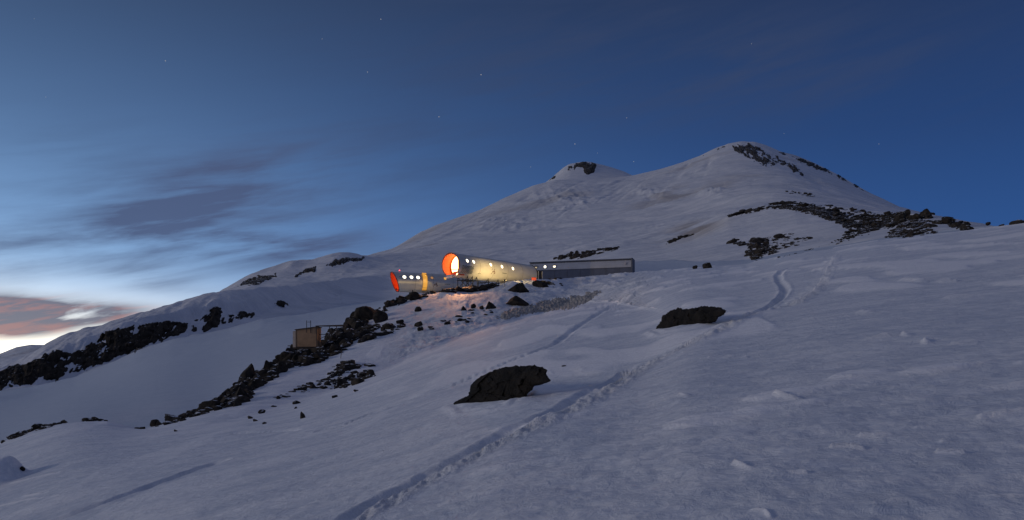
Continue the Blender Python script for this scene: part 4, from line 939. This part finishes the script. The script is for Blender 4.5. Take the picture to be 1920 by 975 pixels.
# ------------------------------------------------------------------ cabin on the ridge with its plank walkway
Yc = 84.0; k_ = Yc / F
cx0, cx1 = (554.5 - HX) * k_, (594 - HX) * k_; zb0 = (HY - 651) * k_
cab = empty('cabin', ((cx0 + cx1) / 2, Yc, zb0)); tag(cab, 'small brown plywood cabin perched on the rubble ridge', 'cabin')
wl, wr = cx0 - (cx0 + cx1) / 2, cx1 - (cx0 + cx1) / 2; zl, zr = (651 - 618) * k_, (651 - 612.5) * k_
def prism(x0, x1, y0, y1, z0a, z1a, z0b, z1b):
    return MB().add([(x0, y0, z0a), (x1, y0, z0b), (x1, y1, z0b), (x0, y1, z0a), (x0, y0, z1a), (x1, y0, z1b), (x1, y1, z1b), (x0, y1, z1a)],
                    [(3, 2, 1, 0), (4, 5, 6, 7), (0, 1, 5, 4), (1, 2, 6, 5), (2, 3, 7, 6), (3, 0, 4, 7)])
prism(wl, wr, 0, 1.9, 0, zl - .04, 0, zr - .04).build('wall', M['ply'], cab)
prism(wl - .1, wr + .08, -.1, 2.0, zl - .035, zl + .03, zr - .035, zr + .03).build('roof', M['wood'], cab)
prism(wl - .32, wl - .003, .05, 1.8, -.03, zl - .18, -.03, zl - .12).build('side_panel', M['plyl'], cab)
m = MB(); m.box(wl - .3, wr + .05, .05, .2, -.16, -.003); m.box(wl - .3, wr + .05, 1.6, 1.75, -.16, -.003); m.build('floor_beam', M['wood'], cab)
m = MB(); m.box(wl, wl + .05, -.03, -.003, 0, zl - .06); m.box(wr - .05, wr, -.03, -.003, 0, zr - .06); m.box(wl + .06, wr - .06, -.03, -.003, 0, .06); m.build('corner_trim', M['wood'], cab)
m = MB()
for q in (.1, .55, 1.0, 1.6): m.bar((wl + q, .3, -.1), (wl + q, .3, -1.2), .06)
m.build('stilt', M['wood'], cab)
m = MB(); m.box((536 - 574) * k_, (549 - 574) * k_, .6, 1.0, .12, .2); m.build('ledge_board', M['wood'], cab)
for a_, hgt in ((575.5, 601), (583, 601)):
    x_ = (a_ - 574.25) * k_; m = MB(); m.bar((x_, -.14, zl * .82), (x_, -.14, (651 - hgt) * k_), .035); m.build('pole', M['dark'], cab)
m = MB(); m.bar(((575.5 - 574.25) * k_, -.14, (651 - 604) * k_), ((583 - 574.25) * k_, -.14, (651 - 604) * k_), .02); m.build('crossbar', M['dark'], cab)
wk = empty('walkway', ((594 - HX) * k_, Yc + .4, zb0)); tag(wk, 'wooden walkway with railing running from the cabin roof to the ridge rocks', 'walkway')
fx = lambda p: (p - 594) * k_; fz = lambda q: (651 - q) * k_
m = MB(); m.bar((fx(590), 0, fz(611)), (fx(650), 0, fz(609)), .055); m.build('top_rail', M['wood'], wk)
m = MB(); m.bar((fx(596), 0, fz(627)), (fx(620), 0, fz(626)), .035); m.build('lower_rail', M['wood'], wk)
m = MB(); m.bar((fx(596), 0, fz(636)), (fx(612), 0, fz(628)), .03); m.build('brace', M['wood'], wk)
for a_, b_ in ((596.5, 655), (616.5, 640), (629.5, 632)):
    m = MB(); m.bar((fx(a_), 0, fz(610)), (fx(a_), 0, fz(b_)), .045); m.build('post', M['wood'], wk)
m = MB()
for k in range(10): m.box(fx(596 + 5 * k), fx(600.2 + 5 * k), .15, 1.1, fz(611), fz(611) + .04)
m.build('deck', M['wood'], wk)
p = P3(638, 672); m = MB(); m.bar((0, 0, -.3), (.15, 0, .85), .03); o = m.build('stake', M['wood']); o.location = p; tag(o, 'thin leaning stake in the snow below the ridge rocks', 'stake')
p = P3(1001, 525); m = MB(); m.box(-.35, .35, -.25, .25, -.1, .28); m.bar((-.35, 0, .28), (.35, 0, .28), .12, 8); o = m.build('bag', simple('red_fabric', (.45, .06, .04), .7, 0, .2, 5)); o.location = p; tag(o, 'small red bag lying on the snow by the doorway of the nearest hut', 'bag')

# ------------------------------------------------------------------ stars
m = glow('star_light', (1.0, .96, .92), .36); V, T, b = [], [], 0
v0, t0 = np.array([(1, 0, 0), (-1, 0, 0), (0, 1, 0), (0, -1, 0), (0, 0, 1), (0, 0, -1)], float), np.array([(0, 2, 4), (2, 1, 4), (1, 3, 4), (3, 0, 4), (2, 0, 5), (1, 2, 5), (3, 1, 5), (0, 3, 5)])
for (a, q, s_) in ((310, 114, 1.3), (714, 36, 1.3), (689, 135, 1.1), (902, 140, 1.4), (823, 219, 1.2), (1078, 270, 1.2), (1175, 221, .9), (604, 73, .9), (1409, 82, .8), (1648, 270, .8), (1188, 303, .9), (995, 313, .8), (86, 182, .8), (1470, 250, .7), (1120, 287, .7), (64, 35, .7)):
    V.append(v0 * 80000 / F * s_ * .8 + np.array(P3(a, q, 80000.0))); T.append(t0 + b); b += 6
o = link('stars', np_mesh('stars', np.concatenate(V), np.concatenate(T)), m); tag(o, 'faint scattered stars in the dusk sky', 'stars', None, 'stuff')
